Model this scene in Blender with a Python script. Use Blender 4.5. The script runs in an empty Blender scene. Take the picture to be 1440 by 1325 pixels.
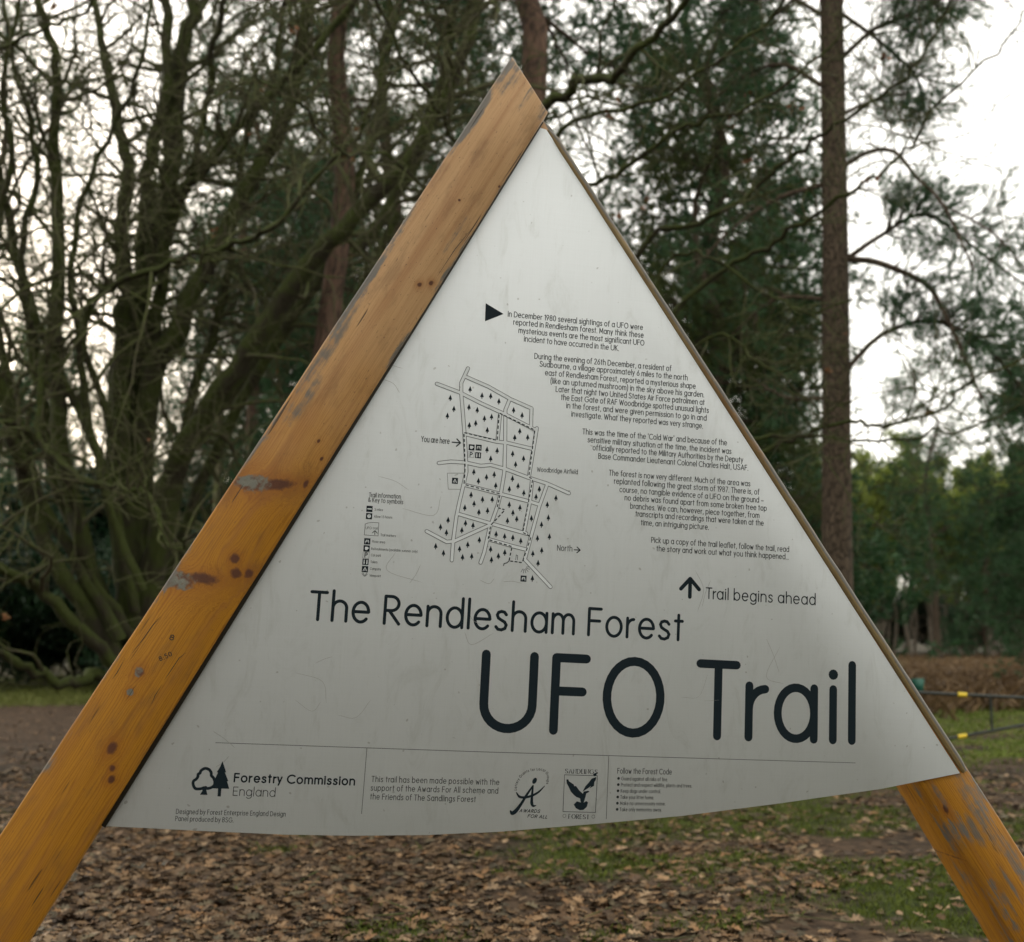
import bpy, math, random
import numpy as np
from mathutils import Vector, Matrix
PI = math.pi
S = bpy.context.scene
C = S.collection
rng = np.random.default_rng(11)
random.seed(5)

# ------------------------------------------------------------------ camera, world, sun, exposure
F = 1600.0                     # focal length in pixels of a 1440 wide picture
PITCH = math.atan(228/F)
EYE = 1.55
cam = bpy.data.cameras.new('camera'); camo = bpy.data.objects.new('camera', cam); C.objects.link(camo)
camo.location = (0, 0, EYE); camo.rotation_euler = (PI/2+PITCH, 0, 0)
cam.sensor_width = 36; cam.lens = 36*F/1440; cam.clip_end = 4000
cam.dof.use_dof = True; cam.dof.focus_distance = 3.0; cam.dof.aperture_fstop = 2.9; cam.dof.aperture_blades = 7
S.camera = camo
SUN_EL, SUN_AZ = math.radians(16), math.radians(-28)     # azimuth from +Y towards +X
W = bpy.data.worlds.new('World'); S.world = W; W.use_nodes = True
wt = W.node_tree; wt.nodes.clear()
wo = wt.nodes.new('ShaderNodeOutputWorld'); bg = wt.nodes.new('ShaderNodeBackground'); sk = wt.nodes.new('ShaderNodeTexSky')
sk.sky_type = 'NISHITA'; sk.sun_disc = False; sk.sun_elevation = SUN_EL; sk.sun_rotation = SUN_AZ
sk.air_density = 1.0; sk.dust_density = 2.0; sk.ozone_density = 1.0
wm = wt.nodes.new('ShaderNodeMix'); wm.data_type = 'RGBA'; wm.inputs[0].default_value = 0.82     # thin overcast veils the blue
wm.inputs[7].default_value = (9.9, 9.45, 8.5, 1)
wt.links.new(sk.outputs[0], wm.inputs[6]); wt.links.new(wm.outputs[2], bg.inputs[0]); bg.inputs[1].default_value = 0.13
wt.links.new(bg.outputs[0], wo.inputs[0])
sun = bpy.data.lights.new('sun', 'SUN'); sun.energy = 0.5; sun.angle = math.radians(14); sun.color = (1, .93, .82)
suno = bpy.data.objects.new('sun', sun); C.objects.link(suno)
sd = Vector((math.sin(SUN_AZ)*math.cos(SUN_EL), math.cos(SUN_AZ)*math.cos(SUN_EL), math.sin(SUN_EL)))
suno.rotation_euler = sd.to_track_quat('Z', 'Y').to_euler()
V = S.view_settings; V.view_transform = 'Standard'; V.look = 'None'; V.gamma = 1; V.exposure = 0.9; V.use_curve_mapping = False
S.cycles.max_bounces = 5; S.cycles.diffuse_bounces = 3; S.cycles.glossy_bounces = 2

FW = np.array((0, math.cos(PITCH), math.sin(PITCH))); UPC = np.array((0, -math.sin(PITCH), math.cos(PITCH))); RT = np.array((1., 0, 0))
O0 = np.array((0, 0, EYE))
def ray(px, py): return RT*((px-720)/F)+FW-UPC*((py-662)/F)
def at(px, py, d):                       # a point of the place seen in this direction, d metres down the field
    r = ray(px, py); return O0+r*(d/r[1])

# ------------------------------------------------------------------ helpers
def tag(o, label=None, cat=None, group=None, kind=None):
    if label: o['label'] = label
    if cat: o['category'] = cat
    if group: o['group'] = group
    if kind: o['kind'] = kind
    return o
def empty(name, loc):
    o = bpy.data.objects.new(name, None); C.objects.link(o); o.location = loc; o.empty_display_size = .2; return o
class G:                                 # gathers geometry for ONE mesh object
    def __init__(s): s.v = []; s.f = {3: [], 4: []}; s.ng = []; s.n = 0; s.c = []
    def add(s, v, f, col=None):
        v = np.asarray(v, float).reshape(-1, 3); s.v.append(v)
        f = np.asarray(f, int)
        if len(f): s.f[f.shape[1]].append(f+s.n)
        if col is not None: s.c.append(np.broadcast_to(np.asarray(col, float), (len(v), 3)))
        s.n += len(v)
    def ngon(s, idx): s.ng.append([i for i in idx])
    def mesh(s, name, mat, smooth=False):
        me = bpy.data.meshes.new(name); v = np.concatenate(s.v)
        me.vertices.add(len(v)); me.vertices.foreach_set('co', v.ravel().astype('f4'))
        parts = []; starts = []; tot = []; k = 0
        for m in (3, 4):
            if s.f[m]:
                a = np.concatenate(s.f[m]); parts.append(a.ravel()); starts.append(k+np.arange(len(a))*m); tot.append(np.full(len(a), m)); k += a.size
        for n_ in s.ng:
            parts.append(np.array(n_)); starts.append(np.array([k])); tot.append(np.array([len(n_)])); k += len(n_)
        li = np.concatenate(parts); me.loops.add(len(li)); me.loops.foreach_set('vertex_index', li.astype('i4'))
        st = np.concatenate(starts); me.polygons.add(len(st)); me.polygons.foreach_set('loop_start', st.astype('i4'))
        me.polygons.foreach_set('loop_total', np.concatenate(tot).astype('i4'))
        if smooth: me.polygons.foreach_set('use_smooth', np.ones(len(st), bool))
        me.update(calc_edges=True); me.validate()
        if s.c:
            ca = me.color_attributes.new('tint', 'FLOAT_COLOR', 'POINT'); c = np.concatenate(s.c)
            ca.data.foreach_set('color', np.hstack([c, np.ones((len(c), 1))]).ravel().astype('f4'))
        me.materials.append(mat); return me
    def build(s, name, mat, parent=None, smooth=False, M=None):
        o = bpy.data.objects.new(name, s.mesh(name, mat, smooth)); C.objects.link(o)
        if parent: o.parent = parent
        if M is not None: o.matrix_basis = M
        return o
def frames(P):                           # P (B,N,3) -> side vectors
    T = np.gradient(P, axis=1); T /= np.linalg.norm(T, axis=2, keepdims=True)+1e-9
    d = P[:, -1]-P[:, 0]; ref = np.where((np.abs(d[:, 2]) > .8*np.linalg.norm(d, axis=1))[:, None], np.array([[1., .13, 0]]), np.array([[0, .05, 1.]]))
    A = np.cross(T, ref[:, None, :]); A /= np.linalg.norm(A, axis=2, keepdims=True)+1e-9
    return A, np.cross(T, A)
def tubes(g, paths, sides=5, col=None, rough=0):
    by = {}
    for p, r in paths: by.setdefault(len(p), []).append((p, r))
    for n, L in by.items():
        P = np.array([a for a, b in L]); R = np.array([b for a, b in L]); B = len(P)
        A, Bn = frames(P); th = np.arange(sides)*2*PI/sides
        rr = R[:, :, None, None]*np.ones((1, 1, sides, 1))
        if rough: rr = rr*(1+rng.normal(0, rough, (B, n, sides, 1)))
        v = P[:, :, None, :]+rr*(A[:, :, None, :]*np.cos(th)[None, None, :, None]+Bn[:, :, None, :]*np.sin(th)[None, None, :, None])
        i, j = np.meshgrid(np.arange(n-1), np.arange(sides), indexing='ij'); j2 = (j+1) % sides
        q = np.stack([i*sides+j, i*sides+j2, (i+1)*sides+j2, (i+1)*sides+j], -1).reshape(-1, 4)
        f = (q[None]+(np.arange(B)*n*sides)[:, None, None]).reshape(-1, 4)
        g.add(v.reshape(-1, 3), f, col)
def box(g, c, s, col=None):
    x, y, z = np.array(s)/2; c = np.array(c)
    v = np.array([(a*x, b*y, d*z) for a in (-1, 1) for b in (-1, 1) for d in (-1, 1)])+c
    g.add(v, [(0, 1, 3, 2), (4, 6, 7, 5), (0, 4, 5, 1), (2, 3, 7, 6), (0, 2, 6, 4), (1, 5, 7, 3)], col)
def smooth_path(pts, sub=6):             # Catmull-Rom
    P = np.array(pts, float); P = np.vstack([2*P[0]-P[1], P, 2*P[-1]-P[-2]]); out = []
    for i in range(1, len(P)-2):
        for t in np.arange(sub)/sub:
            a, b, c, d = P[i-1:i+3]
            out.append(.5*((2*b)+(-a+c)*t+(2*a-5*b+4*c-d)*t*t+(-a+3*b-3*c+d)*t**3))
    out.append(P[-2]); return np.array(out)
_tab = np.random.default_rng(3).random((64, 64))
def vnoise(x, y, s=1.0, oct=3):
    x = np.asarray(x, float)*s; y = np.asarray(y, float)*s; o = 0; a = .5; tot = 0
    for k in range(oct):
        xi = np.floor(x).astype(int); yi = np.floor(y).astype(int); fx = x-xi; fy = y-yi; fx = fx*fx*(3-2*fx); fy = fy*fy*(3-2*fy)
        t = lambda i, j: _tab[(xi+i) % 64, (yi+j) % 64]
        o = o+a*((t(0, 0)*(1-fx)+t(1, 0)*fx)*(1-fy)+(t(0, 1)*(1-fx)+t(1, 1)*fx)*fy); tot += a; a *= .5; x = x*2.03+7; y = y*2.03+3
    return o/tot
def ss(a, b, x): t = np.clip((x-a)/(b-a), 0, 1); return t*t*(3-2*t)

# ------------------------------------------------------------------ materials
class M_:
    def __init__(s, name):
        s.m = bpy.data.materials.new(name); s.m.use_nodes = True; s.t = s.m.node_tree; s.t.nodes.clear()
        s.o = s.n('ShaderNodeOutputMaterial'); s.b = s.n('ShaderNodeBsdfPrincipled'); s.l(s.b.outputs[0], s.o.inputs[0])
    def n(s, t, **k):
        n = s.t.nodes.new(t)
        for a, b in k.items(): setattr(n, a, b)
        return n
    def l(s, a, b): s.t.links.new(a, b)
    def put(s, i, v):
        if hasattr(v, 'links') or isinstance(v, bpy.types.NodeSocket): s.l(v, i)
        else: i.default_value = v
    def ma(s, op, a, b=0.0, c=None, clamp=False):
        n = s.n('ShaderNodeMath', operation=op, use_clamp=clamp); s.put(n.inputs[0], a); s.put(n.inputs[1], b)
        if c is not None: s.put(n.inputs[2], c)
        return n.outputs[0]
    def mix(s, f, a, b, bt='MIX'):
        n = s.n('ShaderNodeMix', data_type='RGBA', blend_type=bt); s.put(n.inputs[0], f)
        for i, v in ((6, a), (7, b)): s.put(n.inputs[i], v if not isinstance(v, tuple) else (*v, 1))
        return n.outputs[2]
    def co(s, k='Object'): return s.n('ShaderNodeTexCoord').outputs[k]
    def mapv(s, v, sc=(1, 1, 1), loc=(0, 0, 0)):
        n = s.n('ShaderNodeMapping'); s.put(n.inputs[0], v); n.inputs[3].default_value = sc; n.inputs[1].default_value = loc; return n.outputs[0]
    def noise(s, v, sc, det=3, rough=.55, dist=0):
        n = s.n('ShaderNodeTexNoise'); s.put(n.inputs['Vector'], v); n.inputs['Scale'].default_value = sc; n.inputs['Detail'].default_value = det
        n.inputs['Roughness'].default_value = rough; n.inputs['Distortion'].default_value = dist; return n.outputs[0]
    def step(s, a, b, x):                # smoothstep
        n = s.n('ShaderNodeMapRange', interpolation_type='SMOOTHSTEP'); s.put(n.inputs[0], x); n.inputs[1].default_value = a; n.inputs[2].default_value = b; return n.outputs[0]
    def bump(s, h, st=.3, d=.01):
        n = s.n('ShaderNodeBump'); n.inputs['Strength'].default_value = st; n.inputs['Distance'].default_value = d; s.put(n.inputs['Height'], h); s.l(n.outputs[0], s.b.inputs['Normal'])
    def set(s, **k):
        for a, v in k.items():
            i = s.b.inputs[{'col': 'Base Color', 'rough': 'Roughness', 'metal': 'Metallic', 'spec': 'Specular IOR Level', 'coat': 'Coat Weight', 'coatr': 'Coat Roughness'}[a]]
            s.put(i, (*v, 1) if isinstance(v, tuple) and len(v) == 3 else v)
        return s.m
def plain(name, col, rough=.5, metal=0, var=.25, sc=6):
    m = M_(name); c = m.noise(m.co(), sc, 4); m.set(col=m.mix(c, tuple(x*(1-var) for x in col), tuple(x*(1+var) for x in col)), rough=rough, metal=metal); return m.m

def bark_moss(name, bark, moss, amt, sc=9):
    m = M_(name); co = m.co(); ge = m.n('ShaderNodeNewGeometry'); sp = m.n('ShaderNodeSeparateXYZ'); m.l(ge.outputs['Normal'], sp.inputs[0])
    n1 = m.noise(co, sc*.35, 5); n2 = m.noise(m.mapv(co, (1, 1, .25)), sc*3, 5)
    f = m.step(.38, .66, m.ma('ADD', n1, m.ma('MULTIPLY_ADD', sp.outputs[2], .12, amt-.5)))
    base = m.mix(n2, tuple(x*.45 for x in bark), tuple(x*1.5 for x in bark))
    m.set(col=m.mix(f, base, m.mix(n2, tuple(x*.6 for x in moss), tuple(x*1.4 for x in moss))), rough=.9, spec=.2)
    m.bump(n2, .7, .03); return m.m
MAT = {}
MAT['oak'] = bark_moss('oak_bark', (.036, .032, .02), (.044, .056, .014), .56)
MAT['twig'] = bark_moss('twig_bark', (.085, .078, .048), (.07, .084, .026), .5, 20)
MAT['pole'] = bark_moss('mossy_pole', (.12, .11, .07), (.11, .12, .05), .5)
def pine_bark():
    m = M_('pine_bark'); co = m.mapv(m.co(), (1, 1, .3)); w = m.n('ShaderNodeTexVoronoi', feature='DISTANCE_TO_EDGE'); 
    d = m.n('ShaderNodeMix', data_type='VECTOR'); m.put(d.inputs[0], .07); m.l(co, d.inputs[4]); nz = m.n('ShaderNodeTexNoise'); nz.inputs['Scale'].default_value = 6; m.l(co, nz.inputs[0]); m.l(nz.outputs[1], d.inputs[5])
    m.l(d.outputs[1], w.inputs['Vector']); w.inputs['Scale'].default_value = 19
    e = m.step(0, .12, w.outputs[0]); n = m.noise(co, 14, 5)
    m.set(col=m.mix(e, (.026, .021, .015), m.mix(n, (.055, .041, .029), (.125, .095, .068))), rough=.92, spec=.15)
    m.bump(m.ma('MULTIPLY_ADD', e, .7, m.ma('MULTIPLY', n, .4)), .8, .03); return m.m
MAT['pine'] = pine_bark()
def leafy(name, a, b, rough=.6, trans=.25):
    m = M_(name); co = m.co(); oi = m.n('ShaderNodeObjectInfo')
    n = m.noise(co, 1.1, 3); n2 = m.noise(co, 7, 2)
    f = m.ma('MULTIPLY_ADD', n2, .45, m.ma('MULTIPLY', n, .55)); f = m.step(.33, .66, f)
    c = m.mix(f, a, b); c2 = m.mix(m.ma('MULTIPLY', oi.outputs['Random'], .35), c, tuple((x+y)*.55*k for x, y, k in zip(a, b, (1.25, 1.05, .7))))
    m.set(col=c2, rough=rough, spec=.3)
    tr = m.n('ShaderNodeBsdfTranslucent'); m.l(c2, tr.inputs[0]); ms = m.n('ShaderNodeMixShader'); ms.inputs[0].default_value = trans
    m.l(m.b.outputs[0], ms.inputs[1]); m.l(tr.outputs[0], ms.inputs[2]); m.l(ms.outputs[0], m.o.inputs[0]); return m.m
MAT['needle'] = leafy('pine_needles', (.018, .060, .028), (.055, .125, .050))
MAT['needle_far'] = leafy('young_pine_needles', (.14, .205, .042), (.25, .295, .07), .6, .5)
MAT['needle_olive'] = leafy('olive_needles', (.035, .06, .015), (.085, .11, .03))
MAT['holly'] = leafy('evergreen_leaves', (.008, .028, .014), (.022, .055, .022), .45)
def tinted(name, rough=.8, var=.5, trans=0, bump=0):
    m = M_(name); a = m.n('ShaderNodeAttribute', attribute_name='tint'); n = m.noise(m.co(), 40, 4)
    c = m.mix(1.0, a.outputs[0], m.mix(n, (1-var,)*3, (1+var,)*3), 'MULTIPLY'); m.set(col=c, rough=rough, spec=.25)
    if bump: m.bump(n, .8, bump)
    return m.m
MAT['leaf'] = tinted('dead_leaves', .65, .35)
MAT['grass'] = tinted('grass_blades', .6, .3)
def ground_mat():
    m = M_('ground_litter'); co = m.co(); a = m.n('ShaderNodeAttribute', attribute_name='tint')
    n1 = m.noise(co, 22, 6, .7); n2 = m.noise(co, 2.3, 5, .6); n3 = m.noise(m.mapv(co, (1, .5, 1)), .6, 4, .6)
    vo = m.n('ShaderNodeTexVoronoi'); m.l(co, vo.inputs['Vector']); vo.inputs['Scale'].default_value = 15; vo.inputs['Randomness'].default_value = 1
    sp = m.n('ShaderNodeSeparateXYZ'); m.l(vo.outputs[1], sp.inputs[0])
    f = m.ma('MULTIPLY_ADD', n1, .5, m.ma('MULTIPLY_ADD', n2, .5, m.ma('MULTIPLY', sp.outputs[0], .4)))
    c = m.mix(1.0, a.outputs[0], m.mix(m.step(.3, 1.05, f), (.35, .35, .35), (1.8, 1.7, 1.6)), 'MULTIPLY')
    m.set(col=c, rough=.95, spec=.15); m.bump(f, .9, .04); return m.m
MAT['ground'] = ground_mat()

KN_L = []   # filled below: knots on the left timber (x along from top, y across, rx, ry, kind)
def wood(name, knots, weather, top_x, bot_x, edge_lo=None, edge_hi=None, olive=False):
    m = M_(name); co = m.co(); sp = m.n('ShaderNodeSeparateXYZ'); m.l(co, sp.inputs[0]); x, y = sp.outputs[0], sp.outputs[1]
    yy = y; core = None; grey = None; halo = None
    wz = None
    for kx, ky, rx, ry, kind, an in knots:
        ox = m.ma('SUBTRACT', x, kx); dy0 = m.ma('SUBTRACT', y, ky); ca, sa = math.cos(an), math.sin(an)
        dx = m.ma('MULTIPLY', m.ma('MULTIPLY_ADD', ox, ca, m.ma('MULTIPLY', dy0, sa)), 1/rx); dy = m.ma('MULTIPLY', m.ma('MULTIPLY_ADD', ox, -sa, m.ma('MULTIPLY', dy0, ca)), 1/ry)
        d2 = m.ma('ADD', m.ma('MULTIPLY', dx, dx), m.ma('MULTIPLY', dy, dy))
        wob = m.noise(co, 70, 4, .7); d2 = m.ma('MULTIPLY', d2, m.ma('MULTIPLY_ADD', wob, 2.2, -.1))
        if kind == 'w':
            q = m.step(2.2, .2, d2); wz = q if wz is None else m.ma('MAXIMUM', wz, q); continue
        e = m.ma('POWER', 2.718, m.ma('MULTIPLY', d2, -.20))
        yy = m.ma('MULTIPLY_ADD', m.ma('MULTIPLY', dy0, e), -.72, yy)
        cr = m.step(1.5, .25, d2); hl = e if kind != 'h' else m.ma('MULTIPLY', e, .3)
        core = cr if core is None else m.ma('MAXIMUM', core, cr); halo = hl if halo is None else m.ma('MAXIMUM', halo, hl)
        if kind == 'g': grey = m.step(1.5, .7, d2) if grey is None else m.ma('MAXIMUM', grey, m.step(1.5, .7, d2))
    cv = m.n('ShaderNodeCombineXYZ'); m.l(m.ma('MULTIPLY', x, .9), cv.inputs[0]); m.l(m.ma('MULTIPLY', yy, 22.0), cv.inputs[1]); m.l(m.ma('MULTIPLY', sp.outputs[2], 22.0), cv.inputs[2])
    g1 = m.noise(cv.outputs[0], 1.6, 3, .5, .4)                      # broad figure
    cv2 = m.n('ShaderNodeCombineXYZ'); m.l(m.ma('MULTIPLY', x, 2.2), cv2.inputs[0]); m.l(m.ma('MULTIPLY', yy, 150.0), cv2.inputs[1]); m.l(m.ma('MULTIPLY', sp.outputs[2], 150.0), cv2.inputs[2])
    g2 = m.noise(cv2.outputs[0], 1.5, 4, .65)                       # fine fibre
    fr = m.ma('FRACT', m.ma('MULTIPLY_ADD', yy, 165.0, m.ma('MULTIPLY', g1, 7.0)))
    ring = m.step(.45, .95, m.ma('ABSOLUTE', m.ma('MULTIPLY_ADD', fr, 2.0, -1.0)))
    t = m.step(bot_x, top_x, m.ma('ADD', x, m.ma('MULTIPLY_ADD', m.noise(co, 3.5, 3), .5, -.25)))     # 0 below, 1 on the bleached upper part
    cd = m.mix(t, (.27, .105, .006), (.36, .20, .085)); cl = m.mix(t, (.46, .205, .013), (.54, .33, .155))
    if olive: cd = (.16, .115, .05); cl = (.34, .25, .12)
    c = m.mix(m.ma('MULTIPLY_ADD', ring, m.ma('MULTIPLY_ADD', t, -.3, .55), m.ma('MULTIPLY', g2, .45), clamp=True), cl, cd)
    c = m.mix(m.ma('MULTIPLY', m.step(.45, .75, g1), .45), c, (.27, .105, .035)); c = m.mix(m.ma('MULTIPLY', m.step(.48, .72, m.noise(m.mapv(co, (1, 3, 3)), 7, 5, .65)), .4), c, (.15, .075, .03))
    spk = m.step(.64, .76, m.noise(m.mapv(co, (.35, 1, 1)), 260, 2, .6)); c = m.mix(m.ma('MULTIPLY', spk, m.ma('MULTIPLY_ADD', t, .35, .4)), c, (.06, .04, .03))
    if halo is not None:
        c = m.mix(m.ma('MULTIPLY', halo, .6), c, (.26, .085, .012)); c = m.mix(core, c, m.mix(g2, (.035, .014, .008), (.17, .06, .025)))
    if grey is not None: c = m.mix(m.ma('MULTIPLY', grey, m.step(.35, .6, m.noise(co, 45, 3))), c, m.mix(g2, (.07, .07, .06), (.25, .25, .2)))
    if wz is not None:
        st = m.step(.42, .6, m.ma('MULTIPLY_ADD', m.noise(m.mapv(co, (6, 90, 90)), 1, 3, .6), .6, m.ma('MULTIPLY', m.noise(co, 30, 3), .42)))
        c = m.mix(m.ma('MULTIPLY', wz, m.ma('MULTIPLY_ADD', st, .75, .15)), c, m.mix(g2, (.05, .046, .04), (.21, .195, .165)))
    # grey weathered wood along the arrises and in patches
    wn = m.ma('MULTIPLY_ADD', m.noise(m.mapv(co, (1, 2.2, 2.2)), 6, 5, .65), 1.0, m.ma('MULTIPLY', g2, .35))
    for lo, wd, am in weather:
        e = m.step(lo+wd, lo, y) if wd > 0 else m.step(lo+wd, lo, y)
        c = m.mix(m.step(.97-am, 1.07-am, m.ma('ADD', m.ma('MULTIPLY', e, .38), m.ma('MULTIPLY_ADD', t, .10, m.ma('MULTIPLY', wn, .75)))), c, m.mix(g2, (.06, .056, .05), (.23, .21, .18)))
    cr = m.step(.585, .60, m.ma('MULTIPLY', m.noise(m.mapv(co, (1.3, 60, 60)), 1.0, 1, .4), 1.0)); cr = m.ma('MULTIPLY', cr, m.step(.5, .6, m.noise(co, 3.1, 1)))
    crk = m.ma('MULTIPLY', m.step(.74, .77, m.noise(m.mapv(co, (5, 95, 95), (2, 5, 1)), 1.0, 1, .3)), .8)
    c = m.mix(crk, c, (.03, .02, .012))
    m.set(col=c, rough=m.ma('MULTIPLY_ADD', g2, .25, .42), spec=.35)
    m.bump(m.ma('SUBTRACT', m.ma('MULTIPLY_ADD', g2, .6, m.ma('MULTIPLY', ring, -.25)), m.ma('MULTIPLY', crk, 2)), .45, .0015); return m.m
def panel_mat():
    m = M_('panel_face'); co = m.co(); n1 = m.noise(co, 2.4, 5, .6, .6); n2 = m.noise(m.mapv(co, (1, 5, 1)), 60, 3); n3 = m.noise(m.mapv(co, (2.5, .9, 1)), 6, 6, .7, 1.2)
    c = m.mix(n1, (.66, .70, .72), (.77, .805, .83)); c = m.mix(m.ma('MULTIPLY', m.step(.5, .78, n3), .28), c, (.38, .395, .36)); n4 = m.noise(m.mapv(co, (9, 1.1, 1), (3, 1, 0)), 3, 5, .7, .5); c = m.mix(m.ma('MULTIPLY', m.step(.60, .8, n4), .12), c, (.36, .37, .31))
    sp1 = m.step(.74, .78, m.noise(co, 55, 1)); c = m.mix(m.ma('MULTIPLY', sp1, .4), c, (.16, .15, .13))
    hx = m.noise(m.mapv(co, (300, 4, 1)), 1, 2); hy = m.noise(m.mapv(co, (4, 300, 1)), 1, 2)
    c = m.mix(m.ma('MULTIPLY', m.ma('MULTIPLY', hx, hy), .25), c, (.42, .44, .43))
    m.set(col=c, metal=.18, rough=m.ma('MULTIPLY_ADD', n3, .2, .40)); return m.m
MAT['panel'] = panel_mat()
def simple(name, col, rough=.4, **k): m = M_(name); m.set(col=m.mix(m.noise(m.co(), 90, 3), tuple(x*.85 for x in col), tuple(x*1.15 for x in col)), rough=rough, **k); return m.m
MAT['ink'] = simple('dark_ink', (.004, .012, .018), .6, spec=.2)
MAT['greyink'] = simple('grey_ink', (.025, .032, .035), .6, spec=.2)
MAT['lineink'] = simple('line_ink', (.10, .11, .112), .5)
MAT['scratch'] = simple('scuff', (.36, .37, .365), .6)
MAT['pencil'] = simple('pencil', (.02, .018, .012), .6)
MAT['panel_back'] = simple('panel_back', (.2, .2, .19), .5)
MAT['gate'] = plain('gate_paint', (.012, .018, .014), .45)
MAT['yellow'] = plain('yellow_band', (.75, .55, .03), .4, 0, .08)
MAT['greenbox'] = plain('green_paint', (.012, .11, .075), .5)

# ------------------------------------------------------------------ ground
def zones(x, y):
    """tint of the ground: dirt, litter, grass, bracken waste"""
    x = np.asarray(x, float); y = np.asarray(y, float)
    n = vnoise(x, y, .7, 4); n2 = vnoise(x+40, y+11, 1.6, 3); col = np.zeros(x.shape+(3,))
    dirt = np.array((.036, .027, .018)); litter = np.array((.055, .038, .025)); grass = np.array((.03, .05, .008)); grass2 = np.array((.085, .11, .015)); brack = np.array((.10, .066, .032)); path = np.array((.062, .043, .029))
    g = grass_mask(x, y)
    col[:] = dirt; col = col+(litter-dirt)*ss(.4, .6, n)[..., None]
    pth = ss(12, 16, y+3*(n-.5))*ss(27, 24, y+2*n)*ss(2, -3, x); col = col+(path-col)*pth[..., None]
    far_r = ss(23, 30, y+8*(n-.5))*ss(-2, 3, x); col = col+(brack-col)*far_r[..., None]
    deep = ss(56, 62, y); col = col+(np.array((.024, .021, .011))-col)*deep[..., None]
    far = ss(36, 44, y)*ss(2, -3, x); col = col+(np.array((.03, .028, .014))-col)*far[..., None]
    gg = ss(.2, .9, g)*(.45+.55*ss(.4, .6, vnoise(x, y, 6, 2)))*np.where(y < 13.5, .8, 1)
    gc = grass+(grass2-grass)*ss(9, 15, y)[..., None]
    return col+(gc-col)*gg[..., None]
def grass_mask(x, y):
    n = vnoise(x+5, y*1.4+9, .9, 4)
    near = ss(.39, .62, n+ss(-.5, 3.0, x)*.10-.22*ss(.8, -1.5, x))*ss(13.5, 11.5, y)
    mid = ss(13.4, 14.6, y+2*(n-.5))*ss(29, 25, y+6*(n-.5))*ss(2.5, 4, x)*ss(.28, .5, n)
    left = ss(24, 26, y)*ss(44, 38, y)*ss(0, -4, x)*ss(.2, .45, n)*.8
    return np.clip(near+mid+left, 0, 1)
def gz(x, y): return (vnoise(x, y, 1.1, 3)-.5)*.05+(vnoise(x, y, .12, 2)-.5)*.12*ss(6, 30, np.abs(y))
g = G()
xs = np.concatenate([[-1500, -700, -300, -150, -90, -60, -45], np.arange(-32, -7, .8), np.arange(-7, 9, .14), np.arange(9, 36, .8), [45, 60, 90, 150, 300, 700, 1500]])
ys = np.concatenate([[-1500, -600, -200, -80, -40, -20, -10, -5, 0, 3], np.arange(4.4, 17, .14), np.arange(17, 60, .5), [64, 70, 80, 95, 120, 170, 260, 420, 800, 1600]])
X, Y = np.meshgrid(xs, ys, indexing='ij'); Z = gz(X, Y); nx, ny = X.shape
i, j = np.meshgrid(np.arange(nx-1), np.arange(ny-1), indexing='ij'); q = np.stack([i*ny+j, (i+1)*ny+j, (i+1)*ny+j+1, i*ny+j+1], -1).reshape(-1, 4)
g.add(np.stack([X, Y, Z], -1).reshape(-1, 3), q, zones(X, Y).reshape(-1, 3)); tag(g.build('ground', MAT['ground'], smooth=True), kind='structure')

# ------------------------------------------------------------------ the sign
VH = np.array((8350., 663, F)); VV = np.array((680., -10660, F))
def c2w(v): return RT*v[0]-UPC*v[1]+FW*v[2]
U = c2w(VH); U /= np.linalg.norm(U); T_ = c2w(VV); Nn = np.cross(U, T_); Nn /= np.linalg.norm(Nn)
if Nn[1] > 0: Nn = -Nn                    # towards the camera
VU = np.cross(Nn, U)
ORG = O0+FW*3.0+UPC*(-.1)
def uv(px, py, off=0.0):                 # photo measurement -> (u, v) on the sign's plane (or a plane parallel to it)
    r = ray(px, py); t = np.dot(ORG+Nn*off-O0, Nn)/np.dot(r, Nn); p = O0+r*t-ORG; return np.array((np.dot(p, U), np.dot(p, VU)))
MS = Matrix(((U[0], VU[0], Nn[0], ORG[0]), (U[1], VU[1], Nn[1], ORG[1]), (U[2], VU[2], Nn[2], ORG[2]), (0, 0, 0, 1)))
base = Vector((ORG[0], ORG[1], 0))
sign = tag(empty('information_sign', base), 'big triangular white trail sign held between two orange timber beams', 'sign')
inv = Matrix.Translation(-base)
def w2(u, v, w=0): return ORG+U*u+VU*v+Nn*w
def prism(g, poly, z0, z1, bev, jit=0.0):   # convex-ish outline in the local xy plane, chamfered towards +z
    P = np.array(poly, float); n = len(P)
    d = np.roll(P, -1, 0)-P; d /= np.linalg.norm(d, axis=1, keepdims=True); nr = np.stack([-d[:, 1], d[:, 0]], -1)
    area = np.sum(P[:, 0]*np.roll(P[:, 1], -1)-P[:, 1]*np.roll(P[:, 0], -1)); nr *= np.sign(area)
    vn = nr+np.roll(nr, 1, 0); vn /= np.maximum(.35, np.sum(vn*nr, axis=1, keepdims=True))
    Q = P+vn*bev
    mk = lambda A, z: np.hstack([A, np.full((n, 1), z)])
    rings = [mk(Q, z0), mk(P, z0+bev), mk(P, z1-bev), mk(Q, z1)]
    k = np.arange(n); k2 = (k+1) % n; f = np.concatenate([np.stack([a*n+k, a*n+k2, (a+1)*n+k2, (a+1)*n+k], -1) for a in range(3)])
    if area < 0: f = f[:, ::-1]
    g.add(np.concatenate(rings), f); o = g.n-4*n
    top = [o+3*n+i for i in range(n)]; bot = [o+i for i in range(n)][::-1]
    g.ngon(top if area > 0 else top[::-1]); g.ngon(bot if area > 0 else bot[::-1])
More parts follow.
